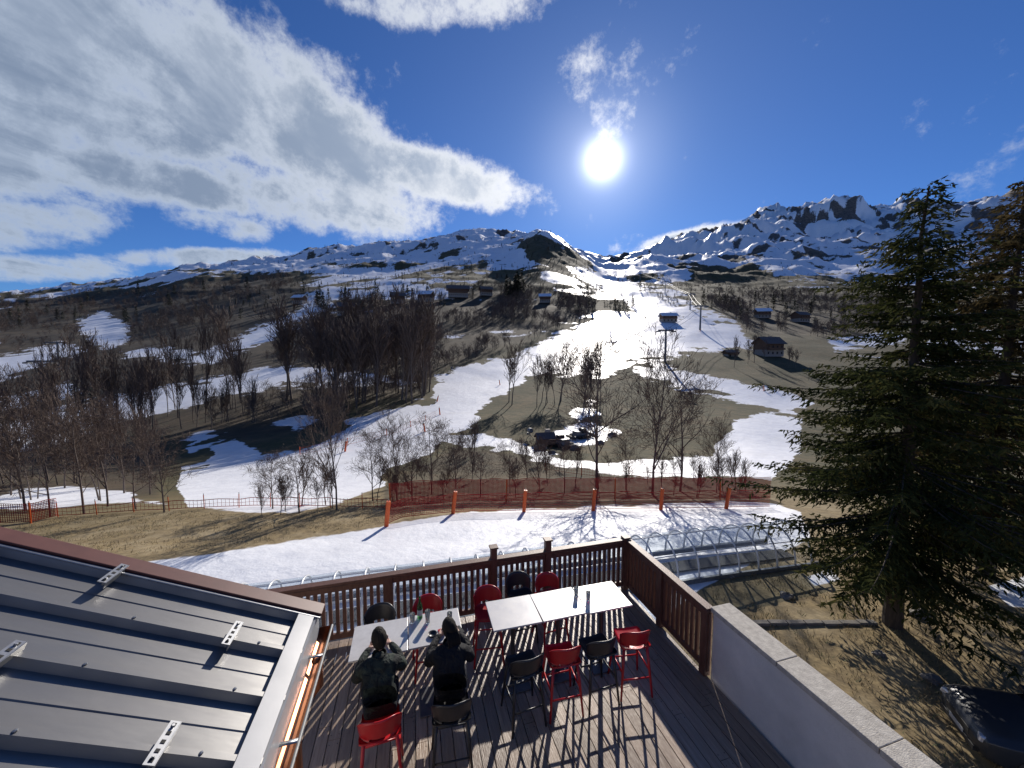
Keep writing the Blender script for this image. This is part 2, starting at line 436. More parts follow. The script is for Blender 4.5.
def railing(p0,p1,name,posts):
    mb=MB();p0=Vector(p0);p1=Vector(p1);d=(p1-p0);L=d.length;d/=L
    z=Vector((0,0,1))
    mb.beam(p0+z*1.03,p1+z*1.03,.13,.045);mb.beam(p0+z*.93,p1+z*.93,.045,.09);mb.beam(p0+z*.12,p1+z*.12,.045,.09)
    n=int(L/.105)
    for i in range(n+1):
        p=p0+d*(i*.105+.05); mb.beam(p+z*.165,p+z*.884,.045,.055,up=tuple(d))
    for s_,h in posts:
        p=p0+d*s_; mb.beam(p+z*0,p+z*h,.11,.11,up=tuple(d)); mb.beam(p+z*(h+.001),p+z*(h+.03),.15,.15,up=tuple(d))
    return mb.build(name,[M_rail],M=DM,bevel=.004)
railing((-.03,0,0),(-9.6,0,0),'deck_railing',[(0.0,1.06),(1.66,1.24),(2.70,1.24),(4.5,1.0),(6.3,1.0),(8.1,1.0)])
railing((0,-.07,0),(0,-2.14,0),'deck_railing',[(1.0,1.0),(2.0,1.0)])
mb=MB()
mb.box((.17,-6.1,-1.80),(.26,7.9,5.62),0)
y=-2.13
while y>-10:
    L=1.0;mb.box((.17,y-L/2+random.uniform(-.002,.002),1.04+random.uniform(-.002,.002)),(.34,L-.008,.07),1);y-=L
wall=mb.build('parapet_wall',[M_wall,M_cope],M=DM,bevel=.006)

# ------------------------------------------------------------------ left metal roof
al=rad(25)
ex=Vector((-math.cos(al),0,math.sin(al)));ey=Vector((0,-1,0));ez=ex.cross(ey)
if ez.z<0: ez=-ez
def RF(u,w_,n): return Vector((-4.88,-3.28,2.70))+ex*u+ey*w_+ez*n
roofE=empty('metal_roof',DM)
mb=MB();prof=[];w_=0;pitch=.345
while w_<6.0:
    prof+=[(w_,0),(w_+.004,.0),(w_+.020,.045),(w_+.050,.045),(w_+.066,0),(w_+.196,0),(w_+.200,.005),(w_+.212,.005),(w_+.216,0)]
    w_+=pitch
k=len(mb.v)
for u in [-.02,5.2]:
    for a,b in prof: mb.v.append(tuple(RF(u,a,b)))
n=len(prof)
for j in range(n-1): mb.f.append((k+j,k+j+1,k+n+j+1,k+n+j));mb.m.append(0)
mb.build('sheet',[M_metal],parent=roofE)
mb=MB()
mb.beam(RF(-.06,-.03,.055),RF(5.2,-.03,.055),.12,.03,0,up=tuple(ez))
mb.beam(RF(-.06,-.097,-.06),RF(5.2,-.097,-.06),.022,.24,0,up=tuple(ez))
mb.beam(RF(-.06,.045,.05),RF(5.2,.045,.05),.02,.012,1,up=tuple(ez))
mb.build('verge',[M_trim,M_galv],parent=roofE,bevel=.004)
mb=MB()
mb.beam(RF(-.03,-.02,.0)+Vector((.012,0,-.04)),RF(-.03,6,.0)+Vector((.012,0,-.04)),.02,.16,0)
mb.beam(RF(.04,.05,.052),RF(.04,6,.052),.004,.11,0,up=tuple(ex))
mb.build('eave_fascia',[M_fascia],parent=roofE)
mb=MB()
for i in range(17):
    for u in (.25,.95,1.65,2.35,3.05,3.75):
        mb.lathe([(.009,0),(.009,.006),(0,.008)],c=tuple(RF(u,i*pitch+.035,.045)),n=6)
mb.build('screws',[M_galv],parent=roofE)
mb=MB();g0=RF(0,-.02,0)+Vector((.085,0,-.10));r=.058
def arc(y,rr): return [(g0.x+rr*math.cos(t),y,g0.z+rr*math.sin(t)) for t in [math.pi+math.pi*i/10 for i in range(11)]]
ys=[g0.y,g0.y-6]
A0=arc(ys[0],r);A1=arc(ys[1],r)
for i in range(10): mb.face([A0[i],A0[i+1],A1[i+1],A1[i]],0)
mb.face(A0,0)
mb.tube([(g0.x+r,ys[0],g0.z),(g0.x+r,ys[1],g0.z)],.009,8,1)
for i in range(9): mb.beam((g0.x-r,ys[0]-.3-i*.6,g0.z+.004),(g0.x+r,ys[0]-.3-i*.6,g0.z+.004),.025,.004,1)
mb.tube([(g0.x,g0.y-.25,g0.z-.05),(g0.x,g0.y-.25,g0.z-.25),(g0.x-.16,g0.y-.25,g0.z-.45),(g0.x-.16,g0.y-.25,.05)],.04,12)
mb.build('gutter',[M_copper,M_galv],parent=roofE,smooth=True)
mb=MB()
def guard(u,w0):
    mb.beam(RF(u,w0-.10,.075),RF(u,w0+.10,.075),.045,.006,0,up=tuple(ez))
    mb.beam(RF(u-.022,w0-.10,.058),RF(u-.022,w0+.10,.058),.005,.04,0,up=tuple(ez))
    for i in range(5):
        q=w0-.08+i*.04
        mb.beam(RF(u,q-.008,.0795),RF(u,q+.008,.0795),.018,.002,1,up=tuple(ez))
    for s_ in(-.07,.07): mb.tube([RF(u,w0+s_,.04),RF(u,w0+s_,.09)],.007,6)
for i in range(8):
    guard(.42,.38+i*.69);guard(1.25,.10+i*.69);guard(2.3,.38+i*.69)
mb.build('snow_guards',[M_galv,M_dark],parent=roofE)
mb=MB()
mb.box((-7.6,-6.4,1.28),(5.0,5.9,2.54),0)
mb.box((-5.07,-4.6,1.0),(.05,.9,2.0),1);mb.box((-5.03,-4.6,1.0),(.02,.7,1.8),2)
mb.build('walls',[M_wall,M_rail,M_dark],parent=roofE)

# ------------------------------------------------------------------ tables
def table_mesh():
    mb=MB()
    mb.box((0,0,1.04),(.685,.60,.022),0)
    mb.box((0,0,1.02),(.60,.52,.018),1)
    mb.tube([(0,0,.02),(0,0,1.012)],.032,12,1)
    mb.box((0,0,.012),(.44,.44,.014),1,tap=.97)
    for s in(-1,1):
        mb.beam((-.25*s,0,1.0),(.25*s,0,1.0),.03,.02,1)
        mb.tube([(0,.2*s,1.0),(0,0,.82)],.01,6,1)
    return mb.mesh('table',[M_table,M_tmet])
tme=table_mesh()
for a,c in[(-4.555,-1.46),(-3.86,-1.45),(-2.77,-1.44),(-2.075,-1.445),(-1.38,-1.47)]:
    o=bpy.data.objects.new('bar_table',tme);scene.collection.objects.link(o);o.matrix_world=DM@TM(a,c,0.001,random.uniform(-.015,.015))
    b=o.modifiers.new('b','BEVEL');b.width=.004;b.segments=2
def chair_mesh(m,name):
    mb=MB()
    def S(u,v):
        x=.205*u*(1-.06*v);y=.19*v
        z=.70+.018*(u*u)+.012*v*v-.012*(1-v*v)*(1-u*u)
        return Vector((x,y,z))
    k=len(mb.v);g=8
    for lay in(0,-.022):
        for i in range(g+1):
            for j in range(g+1):
                u=-1+2*i/g;v=-1+2*j/g
                if abs(u)>.9 and abs(v)>.9:u*=.95;v*=.95
                p=S(u,v);p.z+=lay;mb.v.append(tuple(p))
    q=(g+1)**2
    for i in range(g):
        for j in range(g):
            a=k+i*(g+1)+j;mb.f.append((a,a+g+1,a+g+2,a+1));mb.m.append(0);mb.f.append((a+q,a+q+1,a+q+g+2,a+q+g+1));mb.m.append(0)
    rim=[i*(g+1) for i in range(g+1)]+[g*(g+1)+j for j in range(1,g+1)]+[i*(g+1)+g for i in range(g-1,-1,-1)]+[j for j in range(g-1,0,-1)]
    for i in range(len(rim)):
        a=k+rim[i];b=k+rim[(i+1)%len(rim)];mb.f.append((a,b,b+q,a+q));mb.m.append(0)
    R0=.215;rows=6;cs=14
    k=len(mb.v)
    for lay in(0,.014):
        for r in range(rows+1):
            h=r/rows
            for c in range(cs+1):
                t=math.pi*(1.14+ .72*c/cs)
                rr=R0+lay+.02*h
                edge=abs(2*c/cs-1)
                z=.70+.02+h*(.27-.10*edge**3)
                mb.v.append((rr*math.cos(t)*1.0,rr*math.sin(t)*.93-.03*h,z))
    q=(rows+1)*(cs+1)
    for r in range(rows):
        for c in range(cs):
            if r==0 and 4<=c<=9: continue
            a=k+r*(cs+1)+c;mb.f.append((a,a+1,a+cs+2,a+cs+1));mb.m.append(0);mb.f.append((a+q,a+q+cs+1,a+q+cs+2,a+q+1));mb.m.append(0)
    for c in range(cs):
        for r in(0,rows):
            a=k+r*(cs+1)+c;mb.f.append((a,a+1,a+1+q,a+q));mb.m.append(0)
    for r in range(rows):
        for c in(0,cs):
            a=k+r*(cs+1)+c;mb.f.append((a,a+cs+1,a+cs+1+q,a+q));mb.m.append(0)
    ft={}
    for sx in(-1,1):
        for sy in(-1,1):
            top=(.165*sx,.15*sy,.69);bot=(.225*sx,.225*sy,.0)
            mb.tube([top,((top[0]+bot[0])/2,(top[1]+bot[1])/2,.35),bot],[.021,.018,.014],8)
            ft[(sx,sy)]=tuple(top[i]+(bot[i]-top[i])*(1-.27/.69) for i in range(3))
            ft[(sx,sy,1)]=tuple(top[i]+(bot[i]-top[i])*(1-.36/.69) for i in range(3))
    mb.tube([ft[(-1,1)],ft[(1,1)]],.011,6);mb.tube([ft[(-1,-1)],ft[(1,-1)]],.011,6)
    mb.tube([ft[(-1,1,1)],ft[(-1,-1,1)]],.011,6);mb.tube([ft[(1,1,1)],ft[(1,-1,1)]],.011,6)
    return mb.mesh(name,[m],True)
cr=chair_mesh(M_red,'red_bar_chair');cb=chair_mesh(M_black,'black_bar_chair')
def chair(me,a,c,rz):
    o=bpy.data.objects.new(me.name,me);scene.collection.objects.link(o);o.matrix_world=DM@TM(a,c,0.001,rad(rz));return o
chair(cb,-4.62,-.90,178);chair(cr,-3.92,-.88,184)
chair(cr,-4.50,-2.30,3);chair(cb,-3.74,-2.32,-4)
chair(cr,-3.02,-.90,172);chair(cb,-2.42,-.66,182);chair(cr,-1.95,-.82,186);
chair(cb,-2.78,-1.98,4);chair(cr,-2.24,-1.96,-3);chair(cb,-1.72,-1.96,2);chair(cr,-1.18,-1.95,-8)

# ------------------------------------------------------------------ table items
def glassmat(name,col,a=.5):
    m,nt,b=newmat(name);b.inputs['Base Color'].default_value=(*col,1);b.inputs['Roughness'].default_value=.05
    b.inputs['Transmission Weight'].default_value=.85;b.inputs['IOR'].default_value=1.3
    n=nt.nodes.new('ShaderNodeTexNoise');n.inputs['Scale'].default_value=5
    bp=nt.nodes.new('ShaderNodeBump');bp.inputs['Strength'].default_value=.02;nt.links.new(n.outputs['Fac'],bp.inputs['Height']);nt.links.new(bp.outputs[0],b.inputs['Normal'])
    return m
M_gl=glassmat('clear_glass',(.9,.95,.95));M_wine=glassmat('wine',(.3,.01,.03));M_bot=glassmat('green_bottle',(.06,.2,.08))
M_beer=glassmat('amber_drink',(.7,.3,.05))
def glass(a,c,m,h=.15):
    mb=MB();mb.lathe([(.0,0),(.030,0),(.036,h),(.033,h),(.027,.01),(0,.01)],n=16,mi=0);mb.lathe([(0,.012),(.027,.012),(.031,h*.7),(0,h*.7)],n=16,mi=1)
    mb.build('drinking_glass',[M_gl,m],M=DM@TM(a,c,1.053),smooth=True)
def bottle(a,c):
    mb=MB();mb.lathe([(0,0),(.036,0),(.037,.01),(.037,.17),(.03,.2),(.014,.235),(.013,.29),(.016,.295),(.016,.305),(0,.305)],n=18)
    mb.lathe([(.0375,.05),(.0378,.13)],n=18,mi=1)
    mb.build('bottle',[M_bot,M_fascia],M=DM@TM(a,c,1.053),smooth=True)
glass(-3.95,-1.34,M_wine,.17);glass(-3.66,-1.42,M_beer,.14);glass(-4.15,-1.28,M_beer,.12);bottle(-4.05,-1.22)
glass(-1.75,-1.36,M_beer,.13);glass(-1.62,-1.5,M_wine,.13)
mb=MB();mb.box((0,0,.006),(.14,.09,.01));mb.box((0,.0,.0125),(.10,.05,.003),1)
mb.build('napkin',[M_red,M_fascia],M=DM@TM(-3.75,-1.55,1.053,.3))
mb=MB();mb.lathe([(0,0),(.045,0),(.06,.03),(.055,.03),(.04,.006),(0,.006)],n=18);mb.build('ashtray',[M_black],M=DM@TM(-3.9,-1.6,1.053),smooth=True)
mb=MB();mb.box((0,0,.005),(.075,.15,.008));mb.box((0,0,.0105),(.068,.14,.001),1);mb.build('mobile_phone',[M_black,M_dark],M=DM@TM(-3.55,-1.6,1.053,.4))

# ------------------------------------------------------------------ people
M_skin=mat('skin',(.50,.30,.22),(.42,.24,.17),rough=.55,scale=12)
M_hair=mat('dark_hair',(.012,.010,.009),(.022,.017,.013),rough=.75,scale=30,stretch=(1,1,.2),bump=.6,bscale=60,spec=.2)
M_shoe=mat('boot_leather',(.05,.04,.035),(.03,.025,.02),rough=.6)
def clothes(name,j1,j2,t1,zcut):
    m,nt,b=newmat(name);b.inputs['Roughness'].default_value=.8;b.inputs['Specular IOR Level'].default_value=.25
    tc=nt.nodes.new('ShaderNodeTexCoord');n=nt.nodes.new('ShaderNodeTexNoise');n.inputs['Scale'].default_value=9;n.inputs['Detail'].default_value=4
    nt.links.new(tc.outputs['Object'],n.inputs['Vector'])
    r=nt.nodes.new('ShaderNodeValToRGB');r.color_ramp.elements[0].position=.45;r.color_ramp.elements[1].position=.6
    r.color_ramp.elements[0].color=(*j1,1);r.color_ramp.elements[1].color=(*j2,1);nt.links.new(n.outputs['Fac'],r.inputs['Fac'])
    sx=nt.nodes.new('ShaderNodeSeparateXYZ');nt.links.new(tc.outputs['Object'],sx.inputs[0])
    gt=nt.nodes.new('ShaderNodeMath');gt.operation='GREATER_THAN';gt.inputs[1].default_value=zcut;nt.links.new(sx.outputs[2],gt.inputs[0])
    mx=nt.nodes.new('ShaderNodeMix');mx.data_type='RGBA';nt.links.new(gt.outputs[0],mx.inputs[0]);mx.inputs[6].default_value=(*t1,1);nt.links.new(r.outputs['Color'],mx.inputs[7])
    nt.links.new(mx.outputs[2],b.inputs['Base Color'])
    n2=nt.nodes.new('ShaderNodeTexNoise');n2.inputs['Scale'].default_value=11;n2.inputs['Distortion'].default_value=.6;nt.links.new(tc.outputs['Object'],n2.inputs['Vector'])
    bp=nt.nodes.new('ShaderNodeBump');bp.inputs['Strength'].default_value=.9;bp.inputs['Distance'].default_value=.05
    nt.links.new(n2.outputs['Fac'],bp.inputs['Height']);nt.links.new(bp.outputs[0],b.inputs['Normal'])
    return m
def skin_obj(name,verts,edges,radii,m,parent,lv=2):
    me=bpy.data.meshes.new(name);me.from_pydata(verts,edges,[]);me.materials.append(m)
    o=bpy.data.objects.new(name,me);scene.collection.objects.link(o);o.parent=parent
    md=o.modifiers.new('Skin','SKIN');md.use_smooth_shade=True
    sv=me.skin_vertices[0].data
    for i,r in enumerate(radii):
        rr=r if isinstance(r,tuple) else (r,r)
        sv[i].radius=rr; sv[i].use_root=(i==0)
    s=o.modifiers.new('Sub','SUBSURF');s.levels=lv;s.render_levels=lv
    return o
def head(parent,loc,pitch,yaw,haircol,long=False):
    mb=MB();nu,nv=32,24
    def pt(i,j):
        th=math.pi*j/nv;ph=2*math.pi*i/nu
        x=math.sin(th)*math.sin(ph);y=math.sin(th)*math.cos(ph);z=math.cos(th)
        X=.076*x;Y=.095*y;Z=.115*z
        if z<0: X*=1-.30*(-z)**1.5;Y*=1-.18*(-z) 
        if y>0:
            nose=math.exp(-((x/.16)**2))*math.exp(-(((z+.12)/.17)**2));Y+=.024*nose
            eye=sum(math.exp(-(((x-s*.38)/.15)**2)) for s in(-1,1))*math.exp(-(((z-.05)/.10)**2));Y-=.008*eye
            lip=math.exp(-((x/.3)**2))*math.exp(-(((z+.48)/.07)**2));Y+=.006*lip
            chin=math.exp(-((x/.35)**2))*math.exp(-(((z+.82)/.15)**2));Y+=.012*chin
            brow=math.exp(-((x/.6)**2))*math.exp(-(((z-.2)/.08)**2));Y+=.004*brow
        return (X,Y,Z)
    for j in range(nv+1):
        for i in range(nu): mb.v.append(pt(i,j))
    for j in range(nv):
        for i in range(nu):
            mb.f.append((j*nu+i,j*nu+(i+1)%nu,(j+1)*nu+(i+1)%nu,(j+1)*nu+i));mb.m.append(0)
    for s in(-1,1):
        mb.lathe([(0,-.006),(.022,-.008),(.026,0),(.018,.006),(.008,.002),(0,.002)],c=(s*.079,-.005,-.005),n=12,mi=0,axis='y')
        mb.lathe([(0,-.006),(.008,-.004),(.010,0),(.008,.004),(0,.006)],c=(s*.03,.083,.006),n=10,mi=1)
    k=len(mb.v);rr=random.Random(4)
    for j in range(nv+1):
        for i in range(nu):
            p=Vector(pt(i,j))*(1.12+.05*rr.random());p.z+=.004;p.y-=.006;mb.v.append(tuple(p))
    for j in range(nv):
        for i in range(nu):
            ph=2*math.pi*(i+.5)/nu;y=math.cos(ph);z=math.cos(math.pi*(j+.5)/nv)
            lim=.45 if y>.35 else (-.05 if y>-.1 else (-.95 if long else -.75))
            if z>lim: mb.f.append((k+j*nu+i,k+j*nu+(i+1)%nu,k+(j+1)*nu+(i+1)%nu,k+(j+1)*nu+i));mb.m.append(2)
    if long:
        for q in range(16):
            x=-.06+.12*q/15;mb.tube([(x,-.085,.0),(x*1.15,-.115,-.09),(x*1.1+rr.uniform(-.01,.01),-.125,-.20-rr.uniform(0,.04))],[.016,.015,.006],5,2)
    o=mb.build('head',[M_skin,M_dark,haircol],smooth=True)
    o.parent=parent
    o.matrix_local=Matrix.Translation(loc)@Matrix.Rotation(yaw,4,'Z')@Matrix.Rotation(-pitch,4,'X')
    return o
def hand(parent,wr,dirv,side):
    d=Vector(dirv).normalized();r=d.cross(Vector((0,0,1))).normalized();up=Vector((0,0,1))
    W=Vector(wr);v=[W,W+d*.05];e=[(0,1)];rd=[(.026,.02),(.036,.016)]
    ln=[.062,.075,.080,.072];
    for i,l in enumerate(ln):
        off=(i-1.5)*.019
        b0=W+d*.082+r*off*side;k=len(v)
        v.append(b0);v.append(b0+d*l*.45+up*.008);v.append(b0+d*l*.8-up*.006);v.append(b0+d*l*.98-up*.02)
        e+=[(1,k),(k,k+1),(k+1,k+2),(k+2,k+3)];rd+=[.0105,.0095,.0085,.007]
    k=len(v);tb=W+d*.03-r*.03*side
    v+=[tb,tb+d*.035-r*.018*side,tb+d*.06-r*.018*side-up*.008];e+=[(1,k),(k,k+1),(k+1,k+2)];rd+=[.012,.0105,.0085]
    skin_obj('hand',[tuple(q) for q in v],e,rd,M_skin,parent,1)
def person(name,a,c,rz,mt,mirror=1,lean=0.0,hz=0.0,yaw=0,pitch=.35,long=False):
    E=empty(name,DM@TM(a,c,0.0,rad(rz)))
    v=[(0,-.02,.80),(0,.03,.92),(0,.10+lean*.5,1.06),(0,.17+lean,1.18),(0,.225+lean,1.25),(0,.27+lean,1.29)]
    rd=[(.175,.14),(.175,.14),(.185,.15),(.165,.125),(.068,.066),(.056,.056)]
    e=[(0,1),(1,2),(2,3),(3,4),(4,5)]
    wr=[]
    for s in(-1,1):
        k=len(v)
        v+=[(s*.16,.175+lean,1.19),(s*.205,.19+lean,1.155),(s*.255,.26+lean,1.04 if s*mirror>0 else 1.02),(s*.20,.47+lean*.6,1.085),(s*.12,.62+lean*.4,1.095)]
        rd+=[(.085,.085),(.080,.078),(.062,.062),(.052,.050),(.042,.038)]
        e+=[(3,k),(k,k+1),(k+1,k+2),(k+2,k+3),(k+3,k+4)]
        wr.append((Vector(v[-1]),Vector(v[-1])-Vector(v[-2]),s))
        k=len(v)
        v+=[(s*.09,.06,.80),(s*.13,.30,.81),(s*.145,.44,.79),(s*.14,.43,.60),(s*.13,.38,.38)]
        rd+=[(.10,.09),(.085,.08),(.07,.068),(.06,.058),(.046,.046)]
        e+=[(0,k),(k,k+1),(k+1,k+2),(k+2,k+3),(k+3,k+4)]
    skin_obj('body',v,e,rd,mt,E)
    for w0,d,s in wr: hand(E,w0-d.normalized()*.01,(d.x,d.y,-.02),s)
    head(E,(0,.33+lean,1.385+hz),pitch,yaw,M_hair,long)
    mb=MB()
    for s in(-1,1):
        x=s*.13
        mb.tube([(x,.375,.40),(x,.375,.33)],[.05,.052],12)
        k=[(x,.33,.325),(x,.40,.325),(x,.50,.310),(x,.585,.30)]
        mb.tube(k,[.045,.052,.046,.028],12)
        mb.beam((x,.30,.282),(x,.60,.278),.09,.016,1)
    mb.build('boots',[M_shoe,M_rub],parent=E,smooth=True)
    mb=MB();mb.lathe([(.08,-.04),(.09,0),(.08,.04),(.07,.035),(.07,-.03)],c=(0,.23+lean,1.26),n=20)
    mb.build('collar',[mt],parent=E,smooth=True)
    return E
J1=clothes('camo_jacket',(.010,.012,.012),(.030,.040,.032),(.014,.016,.022),.90)
J2=clothes('black_jacket',(.008,.008,.010),(.015,.015,.017),(.012,.014,.022),.90)
person('seated_person',-4.50,-2.28,4,J1,1,.03,yaw=.25,pitch=.45)
person('seated_person',-3.74,-2.29,-4,J2,-1,.0,yaw=.35,pitch=.40,long=True,hz=-.01)

# ------------------------------------------------------------------ conveyor tunnel
def clearpoly(name):
    m,nt,b=newmat(name);b.inputs['Base Color'].default_value=(.75,.8,.85,1);b.inputs['Roughness'].default_value=.15
    tr=nt.nodes.new('ShaderNodeBsdfTransparent');tr.inputs['Color'].default_value=(.88,.92,.95,1)
    ms=nt.nodes.new('ShaderNodeMixShader');n=nt.nodes.new('ShaderNodeTexNoise');n.inputs['Scale'].default_value=3;n.inputs['Detail'].default_value=1
    r=nt.nodes.new('ShaderNodeMapRange');r.inputs[3].default_value=.05;r.inputs[4].default_value=.30;nt.links.new(n.outputs['Fac'],r.inputs[0])
    nt.links.new(r.outputs[0],ms.inputs[0]);nt.links.new(tr.outputs[0],ms.inputs[1]);nt.links.new(b.outputs[0],ms.inputs[2])
    nt.links.new(ms.outputs[0],nt.nodes['Material Output'].inputs['Surface']);return m
M_poly=clearpoly('polycarbonate')
c0=Vector((-12,10.9,0));c1=Vector((13.2,17.0,0));cd=(c1-c0);CL=cd.length;cd/=CL;cn=Vector((-cd.y,cd.x,0))
tun=empty('conveyor_tunnel')
def csec(s,off=0,n=18):
    p=c0+cd*s;gz=float(HT(p.x,p.y));o=[]
    for i in range(n+1):
        t=math.pi*i/n
        x=(1.08+off)*math.cos(t);z=.22+(1.38+off)*max(0,math.sin(t))**.85
        o.append(Vector((p.x,p.y,gz))+cn*x+Vector((0,0,z)))
    return o
mb=MB();mh=MB();mf=MB()
s=0
while s<CL:
    A=csec(s);B=csec(min(s+1.0,CL))
    for i in range(18): mb.face([A[i],A[i+1],B[i+1],B[i]])
    mh.tube(csec(s,.02),.04,6)
    s+=1.0
mh.tube(csec(CL,.02),.055,6)
for i in(0,4,9,14,18):
    q=[csec(s*CL/20,.0)[i] for s in range(21)];mh.tube(q,.022,6)
mb.build('cover',[M_poly],parent=tun,smooth=True);mh.build('hoops',[M_hoop],parent=tun,smooth=True)
for side in(-1,1):
    q=[]
    for i in range(21):
        p=c0+cd*(CL*i/20);q.append(Vector((p.x,p.y,float(HT(p.x,p.y))+.13))+cn*side*1.12)
    for i in range(20): mf.beam(q[i],q[i+1],.10,.24,0)
q=[]
for i in range(21):
    p=c0+cd*(CL*i/20);q.append(Vector((p.x,p.y,float(HT(p.x,p.y))+.10)))
for i in range(20): mf.beam(q[i],q[i+1],.7,.06,1)
mf.build('belt_frame',[M_steel,M_rub],parent=tun)

# ------------------------------------------------------------------ net fences
def fence(pts,h,post_h,step_post,name='safety_net_fence',cell=.12,lean=0,pad=.11,sw=.024):
    P3=[Vector((x,y,0)) for x,y in pts];seg=[];tot=0
    for i in range(len(P3)-1): seg.append((tot,(P3[i+1]-P3[i]).length,i));tot+=seg[-1][1]
    def pos(s):
        for a,l,i in seg:
            if s<=a+l or i==len(P3)-2:
                p=P3[i].lerp(P3[i+1],min(1,(s-a)/l));p.z=float(HT(p.x,p.y));return p
    mb=MB()
    n=int(tot/.8);pp=[pos(tot*i/n) for i in range(n+1)]
    rows=int(h/cell)
    sag=[.06*math.sin(i*1.7)+.05*random.random() for i in range(n+1)]
    for r in range(rows+1):
        wd=.05 if r in(0,rows) else sw
        z=.12+r*cell*(1)
        for i in range(n):
            a=pp[i]+Vector((0,0,z-sag[i]*r/rows));b=pp[i+1]+Vector((0,0,z-sag[i+1]*r/rows))
            mb.face([a,b,b+Vector((0,0,wd)),a+Vector((0,0,wd))],0)
    m=int(tot/cell);d=(P3[1]-P3[0]).normalized()
    for i in range(m):
        p=pos(i*cell);q=p+Vector((0,0,h+.05));p=p+Vector((0,0,.12))
        mb.face([p,p+d*sw,q+d*sw,q],0)
    k=int(tot/step_post)
    for i in range(k+1):
        p=pos(min(tot,i*step_post));tp=p+Vector((random.uniform(-.08,.08)+lean,0,post_h))
        mb.tube([p-Vector((0,0,.2)),p.lerp(tp,.5),tp],pad,10,1)
        mb.tube([tp,tp+Vector((lean*.1,0,.12))],.02,6,2)
    return mb.build(name,[M_net,M_orange,M_steel])
f1=[at(383,21.5)[:2],at(400,23.0)[:2],at(455,24.5)[:2],at(523,25)[:2],at(600,25.3)[:2],at(665,25.6)[:2],at(722,25.9)[:2],at(775,26.5)[:2]]
fence(f1,1.25,1.55,4.9,lean=.14,pad=.13,sw=.028)
f2=[at(388,26)[:2],at(455,28.5)[:2],at(600,29.5)[:2],at(775,30.5)[:2]]
fence(f2,1.8,1.9,9,pad=.05,cell=.10,sw=.045)
f3=[at(-60,24)[:2],at(20,25)[:2],at(48,27)[:2]]
fence(f3,1.4,1.5,4,pad=.05,sw=.04)
f4=[at(48,27)[:2],at(110,27.5)[:2],at(250,28)[:2],at(386,26)[:2]]
fence(f4,.7,1.1,2.6,cell=.3,pad=.03)
def hitline(pl): return [hit(*p)[:2] for p in pl]
fence(hitline([(300,455),(345,446),(400,432),(437,415)]),1.2,1.5,9,cell=.6,pad=.07)
fence(hitline([(545,470),(600,478),(680,482)]),1.1,1.5,6,cell=.4,pad=.06)
def marker(px,py,h=2.2,r=.22):
    x,y,z=hit(px,py);mb=MB();mb.tube([(0,0,-.2),(0,0,h)],r,10,0);mb.tube([(0,0,h),(0,0,h+.5)],.05,6,1);mb.lathe([(r,h),(r*.6,h+.12),(0,h+.15)],n=10)
    mb.build('piste_marker_pole',[M_orange,M_steel],M=TM(x,y,z)@Matrix.Rotation(random.uniform(-.25,.25),4,'Y'),smooth=True)
for p in[(437,402),(440,415),(345,452),(607,336),(425,432),(700,332),(764,391),(648,352),(560,362),(500,385)]: marker(*p,h=1.9,r=.18)

# ------------------------------------------------------------------ bare trees
def bare_tree(seed,H,lv,kids,up=.5,spread=.9,r0=.012,trunkfrac=.35,mintw=.012):
    rnd=random.Random(seed);mb=MB()
    def grow(p,d,L,r,l):
        n=4 if l<2 else (3 if l<lv else 2);pts=[p];rs=[r];q=p;dd=d
        for i in range(n):
            dd=(dd+Vector((rnd.uniform(-1,1),rnd.uniform(-1,1),rnd.uniform(-.5,1)*up))*(.10 if l==0 else .22)).normalized()
            q=q+dd*(L/n);pts.append(q);rs.append(max(r*(1-.75*(i+1)/n),mintw))
        mb.tube(pts,rs,6 if l==0 else (4 if l==1 else 3),0 if l<2 else 1,cap=False)
        if l>=lv:return
        k=kids[l]
        for j in range(k):
            u=rnd.uniform(trunkfrac if l==0 else .15,1.0)
            if l==0:u=trunkfrac+(1-trunkfrac)*(j+.5)/k
            ii=min(int(u*n),n-1);base=pts[ii].lerp(pts[ii+1],u*n-ii)
            az=rnd.uniform(0,6.283);tang=(pts[ii+1]-pts[ii]).normalized()
            a=Vector((0,0,1)) if abs(tang.z)<.9 else Vector((1,0,0));s1=tang.cross(a).normalized();s2=tang.cross(s1)
            side=s1*math.cos(az)+s2*math.sin(az)
            nd=(tang*(1-.35*spread)+side*spread*rnd.uniform(.5,1)+Vector((0,0,up*.5))).normalized()
            LL=L*rnd.uniform(.38,.6)*(1.15-.55*u if l==0 else 1)
            grow(base,nd,LL,max(rs[ii]*.55,mintw),l+1)
    grow(Vector((0,0,-.3)),Vector((0,0,1)),H,H*r0,0)
    return mb
def mk(seed,H,lv,kids,**k): return bare_tree(seed,H,lv,kids,**k).mesh('bare_tree',[M_bark,M_twig])
hi=[mk(11,10,4,[13,7,5,3],up=.45,spread=1.0,trunkfrac=.22),mk(12,10,4,[14,6,5,3],up=.6,spread=.85,trunkfrac=.2),mk(13,10,4,[11,7,5,3],up=.35,spread=1.1,trunkfrac=.28)]
md=[mk(21,10,3,[14,6,4],up=.8,spread=.6,trunkfrac=.3,mintw=.024),mk(22,10,3,[13,6,4],up=.7,spread=.7,trunkfrac=.35,mintw=.024),mk(23,10,3,[15,5,4],up=.9,spread=.5,trunkfrac=.25,mintw=.024)]
lo=[mk(31+i,10,2,[11,6],up=.6,spread=.85,trunkfrac=.15,mintw=.055) for i in range(4)]
